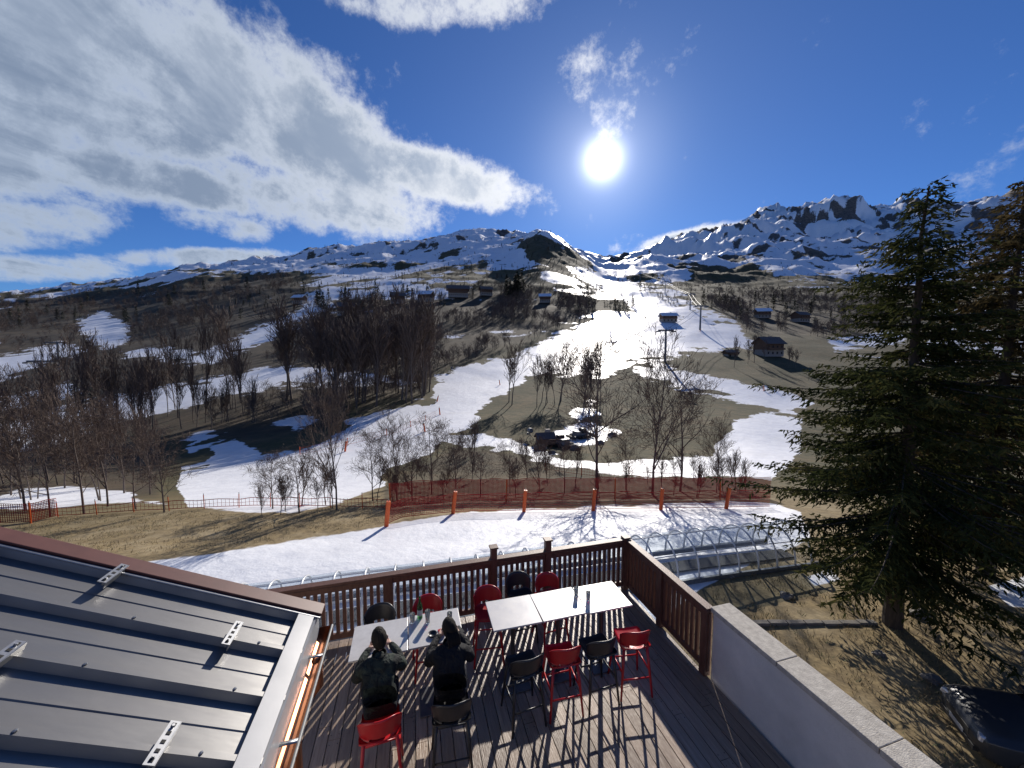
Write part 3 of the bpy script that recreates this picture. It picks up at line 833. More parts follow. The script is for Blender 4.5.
def put(me,x,y,z,h,parent=None,name='bare_tree',base=10,rz=None,wf=1.0):
    o=bpy.data.objects.new(name,me);scene.collection.objects.link(o)
    s=h/base;rz=random.uniform(0,6.28) if rz is None else rz
    if parent:o.parent=parent
    o.location=(x,y,z-.05*s);o.rotation_euler=(0,0,rz);o.scale=(s*wf,s*wf,s)
    return o
def tree_px(px,Y,hpx,me,wf=1.0,name='bare_tree'):
    x,y,z=at(px,Y);put(me,x,y,z,hpx/F*Y*.92,None,name,wf=wf)
for px,Y,hp,i,wf in[(598,34,150,0,1.0),(655,33,138,1,.9),(683,35,118,2,.9),(333,26,118,1,.75),(157,27,80,0,1.0),(128,29,70,2,1),
    (75,28,105,0,.9),(40,27,92,2,1),(15,30,105,1,1),(100,31,100,1,.8),(295,25,62,2,1.3),(268,27,55,0,1.2),(370,30,68,0,1),(395,33,75,1,1),(430,34,78,2,1),(455,33,60,0,1.2),
    (722,36,62,1,1),(480,32,50,2,1.2),(510,34,52,0,1.1),(540,33,48,1,1.2),(565,34,56,2,1),(628,36,60,0,1.1),(410,31,60,0,.9)]:
    tree_px(px,Y,hp,hi[i],wf)
row=empty('bare_tree_grove')
def grove(poly,n,hr,meshes,parent,wr=(.8,1.1)):
    xs=[p[0] for p in poly];ys=[p[1] for p in poly];c=0
    while c<n:
        px=random.uniform(min(xs),max(xs));py=random.uniform(min(ys),max(ys))
        if sdf(poly,np.array([px]),np.array([py]))[0]<0: continue
        x,y,z=hit(px,py);c+=1
        put(random.choice(meshes),x,y,z,random.uniform(*hr)/F*y,parent,wf=random.uniform(*wr))
grove([(500,400),(610,398),(606,408),(505,408)],16,(34,52),md,row)
grove([(275,390),(438,392),(438,402),(345,410),(275,402)],36,(48,82),md,row,(.9,1.2))
grove([(360,385),(440,385),(440,398),(360,398)],10,(60,75),md,row)
grove([(-40,445),(100,418),(250,398),(262,410),(180,437),(60,462),(-40,470)],46,(46,82),md,row,(.55,.85))
grove([(-40,480),(60,470),(160,470),(170,500),(40,505),(-40,505)],28,(50,80),md,row,(.7,1))
grove([(385,485),(460,450),(640,478),(755,480),(755,498),(385,503)],46,(16,34),md,row,(1.1,1.5))
grove([(260,505),(385,495),(385,512),(262,520)],9,(26,44),md,row,(1.1,1.4))
grove([(725,350),(800,365),(800,380),(730,372)],8,(14,26),md,row)
grove([(170,420),(250,405),(270,425),(180,440)],10,(22,40),md,row,(.8,1.1))
CH=[(458,298,26,15,12,10,False,'chalet'),(426,302,17,12,10,-12,True,'chalet'),(486,296,15,11,9,20,False,'chalet'),(768,356,12,8,7.5,15,False,'lift_station'),(668,322,12,8,5.5,0,True,'lift_station'),(398,304,15,12,10,25,False,'chalet'),(300,304,15,11,9,-10,True,'chalet'),(347,316,16,12,10,10,False,'chalet'),(545,303,13,10,8,-5,True,'chalet'),(730,356,6,4,2.4,8,False,'wooden_hut'),(762,318,12,9,7,-8,True,'chalet'),(800,322,12,9,7,14,False,'chalet')]
CH=[(c,hit(c[0],c[1])) for c in CH]
def clear_of(px,py,y):
    for c,h in CH:
        if abs(px-c[0])<13 and -6<py-c[1]<14: return False
    return True
fo=empty('hillside_forest')
gpx,gpy=proj(GC[:,0],GC[:,1],GC[:,2]);Y=GC[:,1]
clump=fbm(GC[:,0]/60,GC[:,1]/60,3,77)
sel=(GF>.35)&(GS<-.3)&(Y>75)&(Y<1300)&(gpx>-250)&(gpx<1150)&(clump>.44)
ids=np.where(sel)[0];wts=np.clip(Y[ids],60,500)**.9;wts/=wts.sum()
pick=np.random.choice(ids,min(4600,len(ids)),replace=False,p=wts)
for i in pick:
    if not clear_of(gpx[i],gpy[i],Y[i]): continue
    low=(gpx[i]<300 and 335<gpy[i]<425)
    if low and random.random()<.5: continue
    x,y,z=GC[i];h=random.uniform(3,6.5)*(1+.7*min(1,y/500))*(.75 if low else 1)
    put(random.choice(lo),x+random.uniform(-.5,.5),y+random.uniform(-1,1),z,h,fo,wf=random.uniform(1,1.5))
sc=empty('upper_scrub')
sel=(Y>400)&(Y<2000)&(GS<.9)&(gpx>230)&(gpx<860)&(GC[:,2]>60)
ids=np.where(sel)[0];pick=np.random.choice(ids,min(2600,len(ids)),replace=False)
def low_conifer(seed,n=200):
    rnd=random.Random(seed);mb=MB();mb.tube([(0,0,-.3),(0,0,9.5)],[.16,.03],5,0,cap=False)
    for i in range(n):
        z=9.9*(1-rnd.random()**.8*.93);R_=2.1*(1-z/10)**.85+.12;a=rnd.uniform(0,6.28);r=R_*rnd.uniform(.35,1.05)
        p=Vector((r*math.cos(a),r*math.sin(a),z-r*.25));d=Vector((math.cos(a),math.sin(a),-.35))*rnd.uniform(.35,.7);t=Vector((-math.sin(a),math.cos(a),rnd.uniform(-.3,.3)))*rnd.uniform(.2,.45)
        mb.face([p-d-t*.5,p-t,p+d,p+t],1)
    return mb.mesh('conifer_tree',[M_fbark,M_needd])
lc=[low_conifer(41),low_conifer(42),low_conifer(43)]
for i in pick:
    if not clear_of(gpx[i],gpy[i],Y[i]): continue
    x,y,z=GC[i];
    if random.random()<.35: put(random.choice(lc),x,y,z,random.uniform(4,9),sc,wf=1.1)
    else: put(random.choice(lo),x,y,z,random.uniform(2.5,6),sc,wf=1.7)
cg=empty('conifer_stand')
def cstand(poly,n,hr):
    xs=[p[0] for p in poly];ys=[p[1] for p in poly];c=0
    while c<n:
        px=random.uniform(min(xs),max(xs));py=random.uniform(min(ys),max(ys))
        if sdf(poly,np.array([px]),np.array([py]))[0]<0: continue
        x,y,z=hit(px,py);c+=1
        if clear_of(px,py,y): put(random.choice(lc),x,y,z,random.uniform(*hr)/F*y,cg,wf=random.uniform(.9,1.2))
cstand([(502,287),(524,285),(526,299),(504,299)],16,(14,22))
cstand([(560,300),(640,305),(630,316),(565,315)],18,(7,13))
cstand([(690,300),(860,303),(860,335),(760,330)],50,(8,15))
cstand([(300,296),(440,290),(500,300),(330,325)],60,(8,16))
cstand([(30,395),(60,385),(140,430),(90,440)],4,(28,40))
cstand([(0,300),(130,292),(260,285),(260,320),(0,330)],26,(8,14))

# ------------------------------------------------------------------ big firs
def fir(seed,H,Lmax,nm,zlow=1.9,dens=1.0,expo=.72):
    rnd=random.Random(seed);mb=MB()
    tp=[(rnd.uniform(-.05,.05)*(i>0),rnd.uniform(-.05,.05)*(i>0),-.4+(H+.4)*i/10) for i in range(11)]
    mb.tube(tp,[.27*(1-i/10.3)**.9+.012 for i in range(11)],12,0,cap=False)
    z=zlow
    while z<H-.15:
        f=(z-zlow)/(H-zlow)
        Lb=Lmax*(min(1,.55+f*2.6))*(1-f)**expo+.10
        lump=1+.18*math.sin(z*1.9+seed)
        nb=7 if f<.85 else 5
        for b in range(nb):
            if rnd.random()<.10:continue
            az=rnd.uniform(0,6.283);L=Lb*rnd.uniform(.55,1.10)*lump
            zz=z+rnd.uniform(-.18,.18)
            dr=.48-.80*f+rnd.uniform(-.12,.12)
            N=7;pts=[]
            ca,sa=math.cos(az),math.sin(az);wob=rnd.uniform(-.12,.12)
            for i in range(N+1):
                u=i/N;rr=L*u
                h=zz-dr*L*(u*1.0-.45*u*u)+.12*L*max(0,u-.7)
                pts.append(Vector((rr*ca-wob*rr*u*sa,rr*sa+wob*rr*u*ca,h)))
            mb.tube(pts,[max(.006,.038*(L/Lmax+.2)*(1-i/N)) for i in range(N+1)],4,0,cap=False)
            nt_=max(5,int(L*8.0*dens))
            for k in range(nt_):
                u=.10+.90*((k+rnd.random())/nt_);u=min(u,1)
                i=min(int(u*N),N-1);p=pts[i].lerp(pts[i+1],u*N-i);d=(pts[i+1]-pts[i]).normalized()
                sd=Vector((-sa,ca,0))*(1 if k%2 else -1)
                tl=(.28+.60*(1-u))*min(1,.35+L*.25)*rnd.uniform(.7,1.25)
                td=(d*.65+sd*.8+Vector((0,0,rnd.uniform(-.65,.05)))).normalized()
                nq=max(3,int(tl*15))
                for q in range(nq):
                    w=q/nq;c=p+td*(tl*w)+Vector((rnd.uniform(-.05,.05),rnd.uniform(-.05,.05),-.30*tl*w*w+rnd.uniform(-.05,.03)))
                    nd=(td*.8+Vector((rnd.uniform(-1,1),rnd.uniform(-1,1),rnd.uniform(-1.1,.4)))*.6).normalized()*rnd.uniform(.11,.20)
                    sdv=nd.cross(Vector((rnd.uniform(-1,1),rnd.uniform(-1,1),rnd.uniform(-1,1))))
                    if sdv.length<1e-5:continue
                    sdv=sdv.normalized()*rnd.uniform(.022,.042)
                    mb.face([c-nd*.4,c+sdv,c+nd,c-sdv],1)
        z+=rnd.uniform(.20,.30)*(1.0 if f<.8 else .8)
    return mb.mesh('fir_tree',[M_fbark,nm])
fm1=fir(5,14.6,5.3,M_need,dens=1.1);fm2=fir(6,15.6,4.9,M_need2,zlow=1.6,dens=.95,expo=.6)
o=bpy.data.objects.new('fir_tree',fm1);scene.collection.objects.link(o);o.matrix_world=TM(13.15,12.1,float(HT(13.15,12.1)))@Matrix.Rotation(rad(-.3),4,'Y')
o=bpy.data.objects.new('fir_tree',fm2);scene.collection.objects.link(o);o.matrix_world=TM(20.3,15.2,float(HT(20.3,15.2)),1.0,1.05)

# ------------------------------------------------------------------ dry grass blades & litter near building
def grass():
    mb=MB();rnd=random.Random(3);n=0
    M_=[]
    while n<34000:
        if rnd.random()<.65: x=rnd.uniform(4,22);y=rnd.uniform(5,19)
        else: x=rnd.uniform(-34,-6);y=rnd.uniform(17,27)
        M_.append((x,y));n+=1
    A=np.array(M_);Z=HT(A[:,0],A[:,1]);s,_,_,_=paint(A[:,0],A[:,1],Z);cl=fbm(A[:,0]*1.3,A[:,1]*1.3,3,5)
    for (x,y),z,ss,c in zip(M_,Z,s,cl):
        if ss>-.3 or c<.42:continue
        h=rnd.uniform(.05,.16);a=rnd.uniform(0,6.28);l=rnd.uniform(.3,1.3)
        dx,dy=math.cos(a)*.012,math.sin(a)*.012;tx,ty=math.cos(a+1.5)*h*l,math.sin(a+1.5)*h*l
        mb.face([(x-dx,y-dy,z-.01),(x+dx,y+dy,z-.01),(x+tx,y+ty,z+h)],0 if rnd.random()<.8 else 1)
    mb.build('dry_grass',[mat('straw',(.38,.29,.15),(.27,.20,.095),rough=.9,scale=1.5),mat('green_blades',(.07,.10,.03),(.10,.12,.04),rough=.8,scale=2)])
grass()
M_rock=mat('rock',(.22,.20,.17),(.12,.11,.10),rough=.9,scale=3,bump=.8,bscale=8)
def rock(x,y,sx,sy,sz,seed,name='boulder'):
    mb=MB();nu,nv=14,9;z0=float(HT(x,y))
    rnd=random.Random(seed);ph=[rnd.uniform(0,6) for _ in range(6)]
    for j in range(nv+1):
        for i in range(nu):
            th=math.pi*j/nv;a=2*math.pi*i/nu
            r=1+.18*math.sin(2*a+ph[0]+3*th)+.12*math.sin(5*a+ph[1])*math.sin(th*3+ph[2])+.08*math.sin(9*a+ph[3]+5*th)
            mb.v.append((sx*r*math.sin(th)*math.cos(a),sy*r*math.sin(th)*math.sin(a),sz*r*math.cos(th)))
    for j in range(nv):
        for i in range(nu): mb.f.append((j*nu+i,j*nu+(i+1)%nu,(j+1)*nu+(i+1)%nu,(j+1)*nu+i));mb.m.append(0)
    mb.build(name,[M_rock],M=TM(x,y,z0+sz*.3))
for k,(x,y,s) in enumerate([(12.0,9.9,.22),(10.6,13.6,.25),(13.8,15.9,.3),(9.2,14.9,.2),(15.9,10.6,.28),(11.4,10.8,.16),(14.6,12.6,.3)]): rock(x,y,s,s*.8,s*.5,k)
mb=MB()
for i in range(7):
    x=8.6+i*.62;mb.box((x,12.15+random.uniform(-.02,.02),-4.58),(.6,.20,.12),M=Matrix.Rotation(random.uniform(-.05,.05),3,'Z'))
mb.build('stone_kerb',[M_rock],bevel=.02)
# ------------------------------------------------------------------ car
def car():
    M_paint=mat('car_paint',(.040,.044,.052),(.034,.038,.046),rough=.35,metal=.2,scale=3,coat=.25)
    M_glass=mat('car_glass',(.012,.014,.016),(.01,.012,.014),rough=.08,spec=.6)
    M_tyre=M_rub;M_rim=mat('alloy',(.4,.41,.42),(.35,.35,.36),rough=.3,metal=.9);M_lamp=mat('headlamp',(.6,.62,.65),(.5,.5,.52),rough=.1,metal=.3);M_cl=mat('car_plastic',(.02,.02,.02),(.03,.03,.03),rough=.6)
    E=empty('parked_car',TM(12.78,7.35,float(HT(12.0,8.0)),rad(155)))
    st=[(2.22,.32,.62,.66,.55,.62,.50),(2.12,.24,.74,.80,.76,.80,.66),(1.9,.22,.80,.90,.86,.87,.74),(1.55,.22,.86,.97,.89,.90,.78),(1.05,.22,.93,1.03,.90,.91,.80),
        (.88,.22,.95,1.06,.90,.91,.78),(.45,.22,.97,1.34,.90,.91,.70),(.15,.22,.98,1.50,.90,.91,.64),(-.3,.22,.99,1.56,.90,.91,.63),(-.9,.22,1.0,1.57,.90,.91,.63),(-1.4,.22,1.02,1.54,.90,.91,.62),(-1.75,.22,1.04,1.45,.89,.90,.61),(-2.0,.24,1.04,1.22,.88,.88,.62),(-2.12,.28,1.0,1.06,.84,.84,.66),(-2.18,.36,.8,.84,.7,.74,.6)]
    mb=MB();rings=[]
    for x,zb,zl,zt,wl,wb,wt in st:
        half=[(0,zb),(wl*.8,zb),(wl,zb+.12),(wb+.01,(zb+zl)/2),(wb,zl),(wb-.03,zl+.02),(wt,zt-.03),(wt*.85,zt),(0,zt+.015)]
        ring=[(x,y,z) for y,z in half]+[(x,-y,z) for y,z in half[-2:0:-1]]
        k=len(mb.v);mb.v+=ring;rings.append((k,len(ring)))
    for s in range(len(rings)-1):
        a,n=rings[s];b,_=rings[s+1]
        for j in range(n):
            j2=(j+1)%n;x=(st[s][0]+st[s+1][0])/2
            side=j in(5,10);top=j in(6,7,8,9)
            mi=0
            if side and -1.9<x<.75: mi=1
            if top and (.15<x<.88 or -2.0<x<-1.7): mi=1
            mb.f.append((a+j,b+j,b+j2,a+j2));mb.m.append(mi)
    for a,n in(rings[0],rings[-1]): mb.f.append(tuple(a+j for j in range(n)));mb.m.append(0)
    o=mb.build('body',[M_paint,M_glass],parent=E,smooth=True)
    bv=o.modifiers.new('b','BEVEL');bv.width=.02;bv.segments=2;bv.limit_method='ANGLE';bv.angle_limit=rad(35)
    for x in(1.32,-1.33):
        for s in(-1,1):
            mb=MB();c=(x,s*.83,.335)
            mb.lathe([(.20,-.11),(.31,-.11),(.335,-.08),(.335,.08),(.31,.11),(.20,.11)],c=c,n=28,mi=0,axis='y')
            mb.lathe([(.205,-.09),(.205,.09)],c=c,n=28,mi=1,axis='y')
            for q in range(5):
                t=q*2*math.pi/5;mb.beam((x,s*.935,.335),(x+.2*math.cos(t),s*.935,.335+.2*math.sin(t)),.05,.02,1,up=(0,1,0))
            mb.lathe([(0,-.01),(.05,-.01),(.05,.01),(0,.01)],c=(x,s*.942,.335),n=14,mi=1,axis='y')
            mb.lathe([(0,0),(.2,0)],c=(x,s*.922,.335),n=24,mi=2,axis='y')
            mb.build('wheel',[M_tyre,M_rim,M_dark],parent=E)
            mb=MB()
            pts=[(x+.40*math.cos(t),s*.905,.335+.40*math.sin(t)) for t in [math.pi*i/14 for i in range(15)]]
            mb.tube(pts,.035,6);
            k=[(x+.39*math.cos(t),s*.9165,.335+.39*math.sin(t)) for t in [2*math.pi*i/28 for i in range(28)]]
            mb.face([(p[0],p[1],max(p[2],.225)) for p in k],1)
            mb.build('wheel_arch',[M_cl,M_dark],parent=E,smooth=False)
    for s in(-1,1):
        mb=MB();mb.box((2.09,s*.60,.71),(.20,.30,.13),0,M=Matrix.Rotation(-s*.35,3,'Z'),tap=.8);mb.build('headlamp',[M_lamp],parent=E,bevel=.03)
        mb=MB();mb.box((.62,s*1.0,1.05),(.12,.2,.13),0,tap=.8);mb.beam((.62,s*.88,1.0),(.62,s*.95,1.02),.04,.03);mb.build('mirror',[M_paint],parent=E,bevel=.03)
        mb=MB();mb.beam((.1,s*.918,.86),(-.08,s*.918,.86),.02,.025);mb.beam((-.85,s*.918,.88),(-1.02,s*.918,.88),.02,.025);mb.beam((.75,s*.914,.30),(.75,s*.914,.9),.006,.006);mb.beam((-.28,s*.914,.28),(-.28,s*.914,.96),.006,.006)
        mb.beam((.85,s*.905,.24),(-.9,s*.905,.24),.03,.10);mb.beam((-.28,s*.80,1.0),(-.32,s*.66,1.5),.06,.05)
        mb.tube([(.1,s*.56,1.57),(-.6,s*.56,1.63),(-1.4,s*.56,1.59)],.015,6);mb.build('side_trim',[M_cl],parent=E)
    mb=MB();mb.box((2.2,0,.58),(.06,.8,.16),0);mb.box((2.19,0,.36),(.10,1.2,.12),0);mb.box((2.235,0,.44),(.012,.5,.11),1);mb.build('grille',[M_cl,M_fascia],parent=E,bevel=.01)
car()

# ------------------------------------------------------------------ chalets and huts
M_log=mat('chalet_wood',(.12,.065,.04),(.19,.11,.065),rough=.8,scale=3,stretch=(1,1,8))
M_sroof=mat('slate_roof',(.16,.12,.10),(.10,.08,.07),rough=.8,scale=3)
M_snowm=mat('roof_snow',(.82,.84,.87),(.72,.75,.8),rough=.6,scale=2)
M_stone=mat('chalet_stone',(.40,.35,.30),(.28,.25,.21),rough=.9,scale=2)
def chalet(px,py,w,d,h,rz,snow=True,name='chalet'):
    x,y,z=hit(px,py);E=empty(name,TM(x,y,z-.5,rad(rz)))
    mb=MB();mb.box((0,0,h*.25),(w,d,h*.5),0);mb.box((0,0,h*.745),(w*.99,d*.99,h*.49),1)
    for s in(-1,1):
        mb.face([(s*w*.494,-d*.494,h*.99),(s*w*.494,d*.494,h*.99),(s*w*.494,0,h*1.38)],1)
    mb.build('walls',[M_stone,M_log],parent=E)
    mb=MB()
    for s in(-1,1): mb.beam((0,s*(d*.62),h*.90),(0,0,h*1.43),w*1.2,.25,0 if not snow else 1)
    mb.box((w*.2,d*.15,h*1.4),(.9,.9,1.4),2)
    mb.build('roof',[M_sroof,M_snowm,M_stone],parent=E)
    mb=MB();n=max(2,int(w/2.6))
    for fz in(.27,.72):
        for i in range(n):
            q=-w/2+w*(i+.5)/n
            mb.box((q,-d/2-.02,h*fz),(1.0,.08,1.2),0);mb.box((q,-d/2-.06,h*fz),(.06,.05,1.2),1);mb.box((q,-d/2-.05,h*fz-.65),(1.2,.12,.08),1)
    mb.box((w/2+.02,0,h*.2),(.08,1.0,2.0),1);mb.box((w/2+.02,-d*.25,h*.7),(.08,1.0,1.2),0)
    mb.build('windows',[M_dark,M_rail],parent=E)
    mb=MB();mb.box((0,-d/2-.6,h*.5),(w*.95,1.2,.15),0);mb.box((0,-d/2-1.15,h*.5+.5),(w*.95,.06,.9),0);mb.build('balcony',[M_log],parent=E)
for c,h in CH: chalet(*c)
chalet(545,444,3.2,2.4,1.9,12,False,'wooden_hut')
def snow_cannon(px,py,rz):
    x,y,z=hit(px,py);mb=MB()
    for a in(0,2.1,4.2): mb.tube([(0,0,1.1),(math.cos(a)*.9,math.sin(a)*.9,0)],.05,6,1)
    mb.tube([(0,0,1.0),(0,0,1.6)],.09,8,1)
    mb.lathe([(.42,-.6),(.5,-.5),(.5,.3),(.40,.55),(.34,.5),(.40,.3),(.40,-.5),(.30,-.55),(0,-.3)],c=(0,0,2.0),n=20,mi=0,axis='y')
    mb.box((.0,.75,1.2),(.5,.3,.5),0)
    mb.build('snow_cannon',[M_steel,M_steel],M=TM(x,y,z,rz,1.0),smooth=False)
snow_cannon(530,440,.5);snow_cannon(452,372,1);snow_cannon(690,400,1.4)
def snow_groomer(px,py,rz):
    x,y,z=hit(px,py);mb=MB()
    mb.box((0,0,1.0),(3.6,2.4,.7),0,tap=.92)
    mb.box((.8,0,1.95),(1.5,2.0,1.2),2,tap=.78);mb.box((.8,0,2.58),(1.3,1.7,.1),0)
    mb.box((-1.0,0,1.65),(1.5,2.0,.6),0)
    for s in(-1,1):
        pts=[(-2.0,.75),(-1.6,.95),(1.7,.95),(2.1,.7),(1.7,.25),(-1.6,.25)]
        for i in range(6):
            a=pts[i];b=pts[(i+1)%6];mb.beam((a[0],s*1.6,a[1]),(b[0],s*1.6,b[1]),1.0,.09,1)
        for q in(-1.4,-.5,.4,1.3): mb.lathe([(0,-.2),(.3,-.2),(.3,.2),(0,.2)],c=(q,s*1.5,.55),n=14,mi=1,axis='y')
    mb.box((3.0,0,.75),(.12,4.2,1.0),0,M=Matrix.Rotation(.25,3,'Y'));mb.beam((2.0,.6,.7),(3.0,.6,.7),.12,.12,1);mb.beam((2.0,-.6,.7),(3.0,-.6,.7),.12,.12,1)
    mb.box((-2.8,0,.5),(.8,4.0,.5),1)
    mb.build('snow_groomer',[M_steel,M_rub,M_dark],M=TM(x,y,z,rz,.8))
snow_groomer(580,438,.4);snow_groomer(562,446,2.0)
for k,(p,q,s) in enumerate([(540,450,1.2),(575,450,1.0),(552,454,.7),(600,444,.8),(612,436,.9),(590,420,.7)]):
    x,y,z=hit(p,q);rock(x,y,s,s*.8,s*.6,20+k)

def pylon(px,py,hpx,rz=0):
    x,y,z=hit(px,py);h=hpx/F*y;mb=MB()
    mb.tube([(0,0,-.5),(0,0,h)],[h*.04,h*.026],10);mb.beam((-h*.26,0,h*.97),(h*.26,0,h*.97),h*.045,h*.045)
    for s in(-1,1):
        mb.beam((s*h*.26,-h*.12,h*.93),(s*h*.26,h*.12,h*.93),h*.02,h*.03)
        for q in range(-3,4): mb.lathe([(0,-.05*h/10),(h*.012,-.05*h/10),(h*.012,.05*h/10),(0,.05*h/10)],c=(s*h*.26,q*h*.035,h*.95),n=10,axis='z')
    mb.beam((0,0,h),(0,0,h*1.06),h*.01,h*.01)
    mb.build('ski_lift_pylon',[M_steel],M=TM(x,y,z,rz));return Vector((x,y,z+h*.93)),h
PL=[pylon(665,362,32,.2)[0],pylon(700,330,24,.2)[0],pylon(690,310,16,.1)[0],pylon(665,294,12,.1)[0],pylon(640,281,9,.1)[0]]
mb=MB()
for p,q in zip(PL[:-1],PL[1:]):
    for s in(-1.8,1.8): mb.tube([p+Vector((s,0,0)),(p+q)/2+Vector((s,0,-1.2)),q+Vector((s,0,0))],.10,4)
mb.build('lift_cable',[M_steel])
pylon(610,330,16,.1);pylon(60,372,30,.5);pylon(45,400,40,.3)

# ------------------------------------------------------------------ lighting
SAZ=rad(13.25);SEL=rad(26.1)
sd=Vector((math.sin(SAZ)*math.cos(SEL),math.cos(SAZ)*math.cos(SEL),math.sin(SEL)))
sl=bpy.data.lights.new('sun','SUN');sl.energy=5.0;sl.angle=rad(.5);sl.color=(1,.93,.84)
so=bpy.data.objects.new('sun',sl);scene.collection.objects.link(so);so.rotation_euler=(-sd).to_track_quat('-Z','Y').to_euler()
w=bpy.data.worlds.new('World');scene.world=w;w.use_nodes=True;nt=w.node_tree;N=nt.nodes;L=nt.links
bg=N['Background'];bg.inputs['Strength'].default_value=.12
sky=N.new('ShaderNodeTexSky');sky.sky_type='NISHITA';sky.sun_disc=False;sky.sun_elevation=SEL;sky.sun_rotation=SAZ;sky.altitude=1600;sky.air_density=1.0;sky.dust_density=.3;sky.ozone_density=2.0
tc=N.new('ShaderNodeTexCoord');DIR=tc.outputs['Generated']
def mth(op,a,b=None,c=None,clamp=False):
    q=N.new('ShaderNodeMath');q.operation=op;q.use_clamp=clamp
    for i,v in enumerate((a,b,c)):
        if v is None:continue
        if isinstance(v,(int,float)):q.inputs[i].default_value=v
        else:L.new(v,q.inputs[i])
    return q.outputs[0]
def mrg(v,a,b,lo=0,hi=1):
    q=N.new('ShaderNodeMapRange');q.interpolation_type='SMOOTHSTEP';L.new(v,q.inputs[0]);q.inputs[1].default_value=a;q.inputs[2].default_value=b;q.inputs[3].default_value=lo;q.inputs[4].default_value=hi;return q.outputs[0]
def mixc(f,a,b,bl='MIX'):
    q=N.new('ShaderNodeMix');q.data_type='RGBA';q.blend_type=bl
    if isinstance(f,(int,float)):q.inputs[0].default_value=f
    else:L.new(f,q.inputs[0])
    for i,c in((6,a),(7,b)):
        if isinstance(c,tuple):q.inputs[i].default_value=(*c,1)
        else:L.new(c,q.inputs[i])
    return q.outputs[2]
sx=N.new('ShaderNodeSeparateXYZ');L.new(DIR,sx.inputs[0]);x_,y_,z_=sx.outputs
az=mth('ARCTAN2',x_,y_);el=mth('ARCSINE',z_)
ae=N.new('ShaderNodeCombineXYZ');L.new(az,ae.inputs[0]);L.new(el,ae.inputs[1])
def azel(px,py):
    t=t_of(py);b=(px-512)/F*CP*(1-t*TP);return math.atan(b),math.atan(t/math.hypot(1,b))
def blob(px,py,rx,ry,ang,amp):
    a0,e0=azel(px,py)
    ca,sa=math.cos(rad(ang)),math.sin(rad(ang))
    a1,e1=azel(px+rx*ca,py+rx*sa);a2,e2=azel(px-ry*sa,py+ry*ca)
    R1=math.hypot(a1-a0,e1-e0);R2=math.hypot(a2-a0,e2-e0);rot=math.atan2(e1-e0,a1-a0)
    mp=N.new('ShaderNodeMapping');mp.vector_type='TEXTURE';mp.inputs['Location'].default_value=(a0,e0,0);mp.inputs['Rotation'].default_value=(0,0,rot);mp.inputs['Scale'].default_value=(R1,R2,1)
    L.new(ae.outputs[0],mp.inputs[0]);g=N.new('ShaderNodeTexGradient');g.gradient_type='SPHERICAL';L.new(mp.outputs[0],g.inputs[0])
    return mth('MULTIPLY',mrg(g.outputs['Fac'],0,.75),amp)
blobs=[(110,60,320,140,8,1.0),(285,130,250,86,22,1.0),(430,176,190,40,8,1.0),(330,200,170,52,8,.9),(-80,120,260,150,0,.9),(20,225,130,44,0,.85),(60,268,110,24,0,.85),(205,257,120,15,-2,.8),(150,180,190,40,8,.85),(690,238,85,16,-16,.9),(410,6,210,36,-8,.55),(590,90,110,70,-60,.30),(215,225,80,24,10,.55)]
acc=None
for b in blobs:
    v=blob(*b);acc=v if acc is None else mth('MAXIMUM',acc,v)
zz=mth('ADD',mth('MAXIMUM',z_,0),.14)
pv=N.new('ShaderNodeCombineXYZ');L.new(mth('DIVIDE',x_,zz),pv.inputs[0]);L.new(mth('DIVIDE',y_,zz),pv.inputs[1])
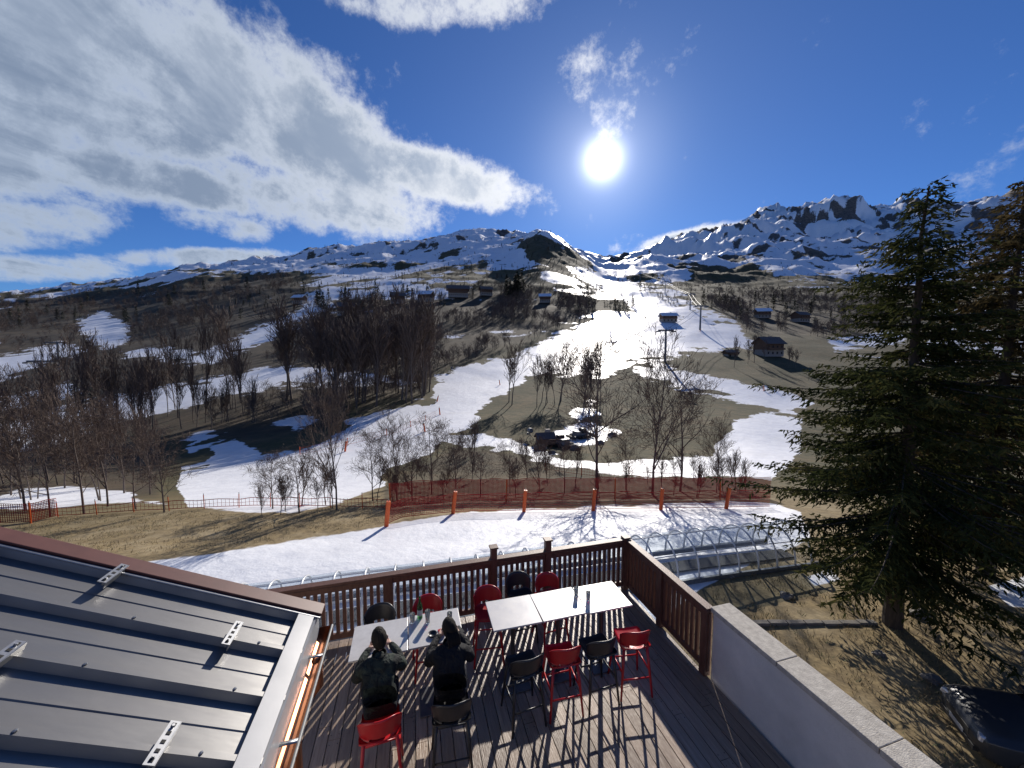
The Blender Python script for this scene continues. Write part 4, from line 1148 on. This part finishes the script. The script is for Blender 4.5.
def wnoise(vec,sc,det,ro,dist=0,rot=0,scl=(1,1,1)):
    mp=N.new('ShaderNodeMapping');mp.inputs['Rotation'].default_value=(0,0,rot);mp.inputs['Scale'].default_value=scl;L.new(vec,mp.inputs[0])
    n=N.new('ShaderNodeTexNoise');n.inputs['Scale'].default_value=sc;n.inputs['Detail'].default_value=det;n.inputs['Roughness'].default_value=ro;n.inputs['Distortion'].default_value=dist;L.new(mp.outputs[0],n.inputs[0]);return n.outputs['Fac']
n1=wnoise(pv.outputs[0],1.3,6,.62,.3,-.5,(1.35,.85,1));n3=wnoise(DIR,9,6,.70)
nn=mth('ADD',mth('MULTIPLY',mth('SUBTRACT',n1,.5),1.3),mth('MULTIPLY',mth('SUBTRACT',n3,.5),1.7))
dens=mth('ADD',acc,nn)
cl=mrg(dens,.20,.78);thick=mrg(dens,.50,1.10)
dotn=N.new('ShaderNodeVectorMath');dotn.operation='DOT_PRODUCT';L.new(DIR,dotn.inputs[0]);dotn.inputs[1].default_value=sd
dt=mth('MAXIMUM',dotn.outputs['Value'],0)
prox=mth('POWER',dt,5)
bright=mixc(prox,(3.9,4.6,5.7),(9.5,9.5,9.5));dark=mixc(prox,(1.8,2.35,3.3),(3.8,4.5,5.6))
ccol=mixc(mth('MULTIPLY',thick,mrg(n1,.34,.58,.40,1)),bright,dark)
sk=mixc(1.0,sky.outputs[0],(.27,.48,.82),'MULTIPLY')
col=mixc(mth('MULTIPLY',cl,.94),sk,ccol)
g0_=mth('MULTIPLY',mth('POWER',dt,12),.35);g1=mth('MULTIPLY',mth('POWER',dt,1500),16);g2=mth('MULTIPLY',mth('POWER',dt,160),2.3);g3=mrg(dt,math.cos(rad(1.8)),math.cos(rad(1.2)),0,80)
gl=mth('ADD',mth('ADD',mth('ADD',g1,g2),g3),g0_)
gc=N.new('ShaderNodeCombineColor');L.new(gl,gc.inputs[0]);L.new(gl,gc.inputs[1]);L.new(gl,gc.inputs[2])
col=mixc(1.0,col,gc.outputs[0],'ADD')
L.new(col,bg.inputs['Color'])

# ------------------------------------------------------------------ camera
cam=bpy.data.cameras.new('camera');co=bpy.data.objects.new('camera',cam);scene.collection.objects.link(co)
co.location=(0,0,CAMZ);co.rotation_euler=(rad(90)-P,0,0);cam.sensor_width=36;cam.lens=36*F/1024;cam.clip_start=.05;cam.clip_end=20000
scene.camera=co
scene.view_settings.view_transform='Standard';scene.view_settings.look='None';scene.view_settings.exposure=0
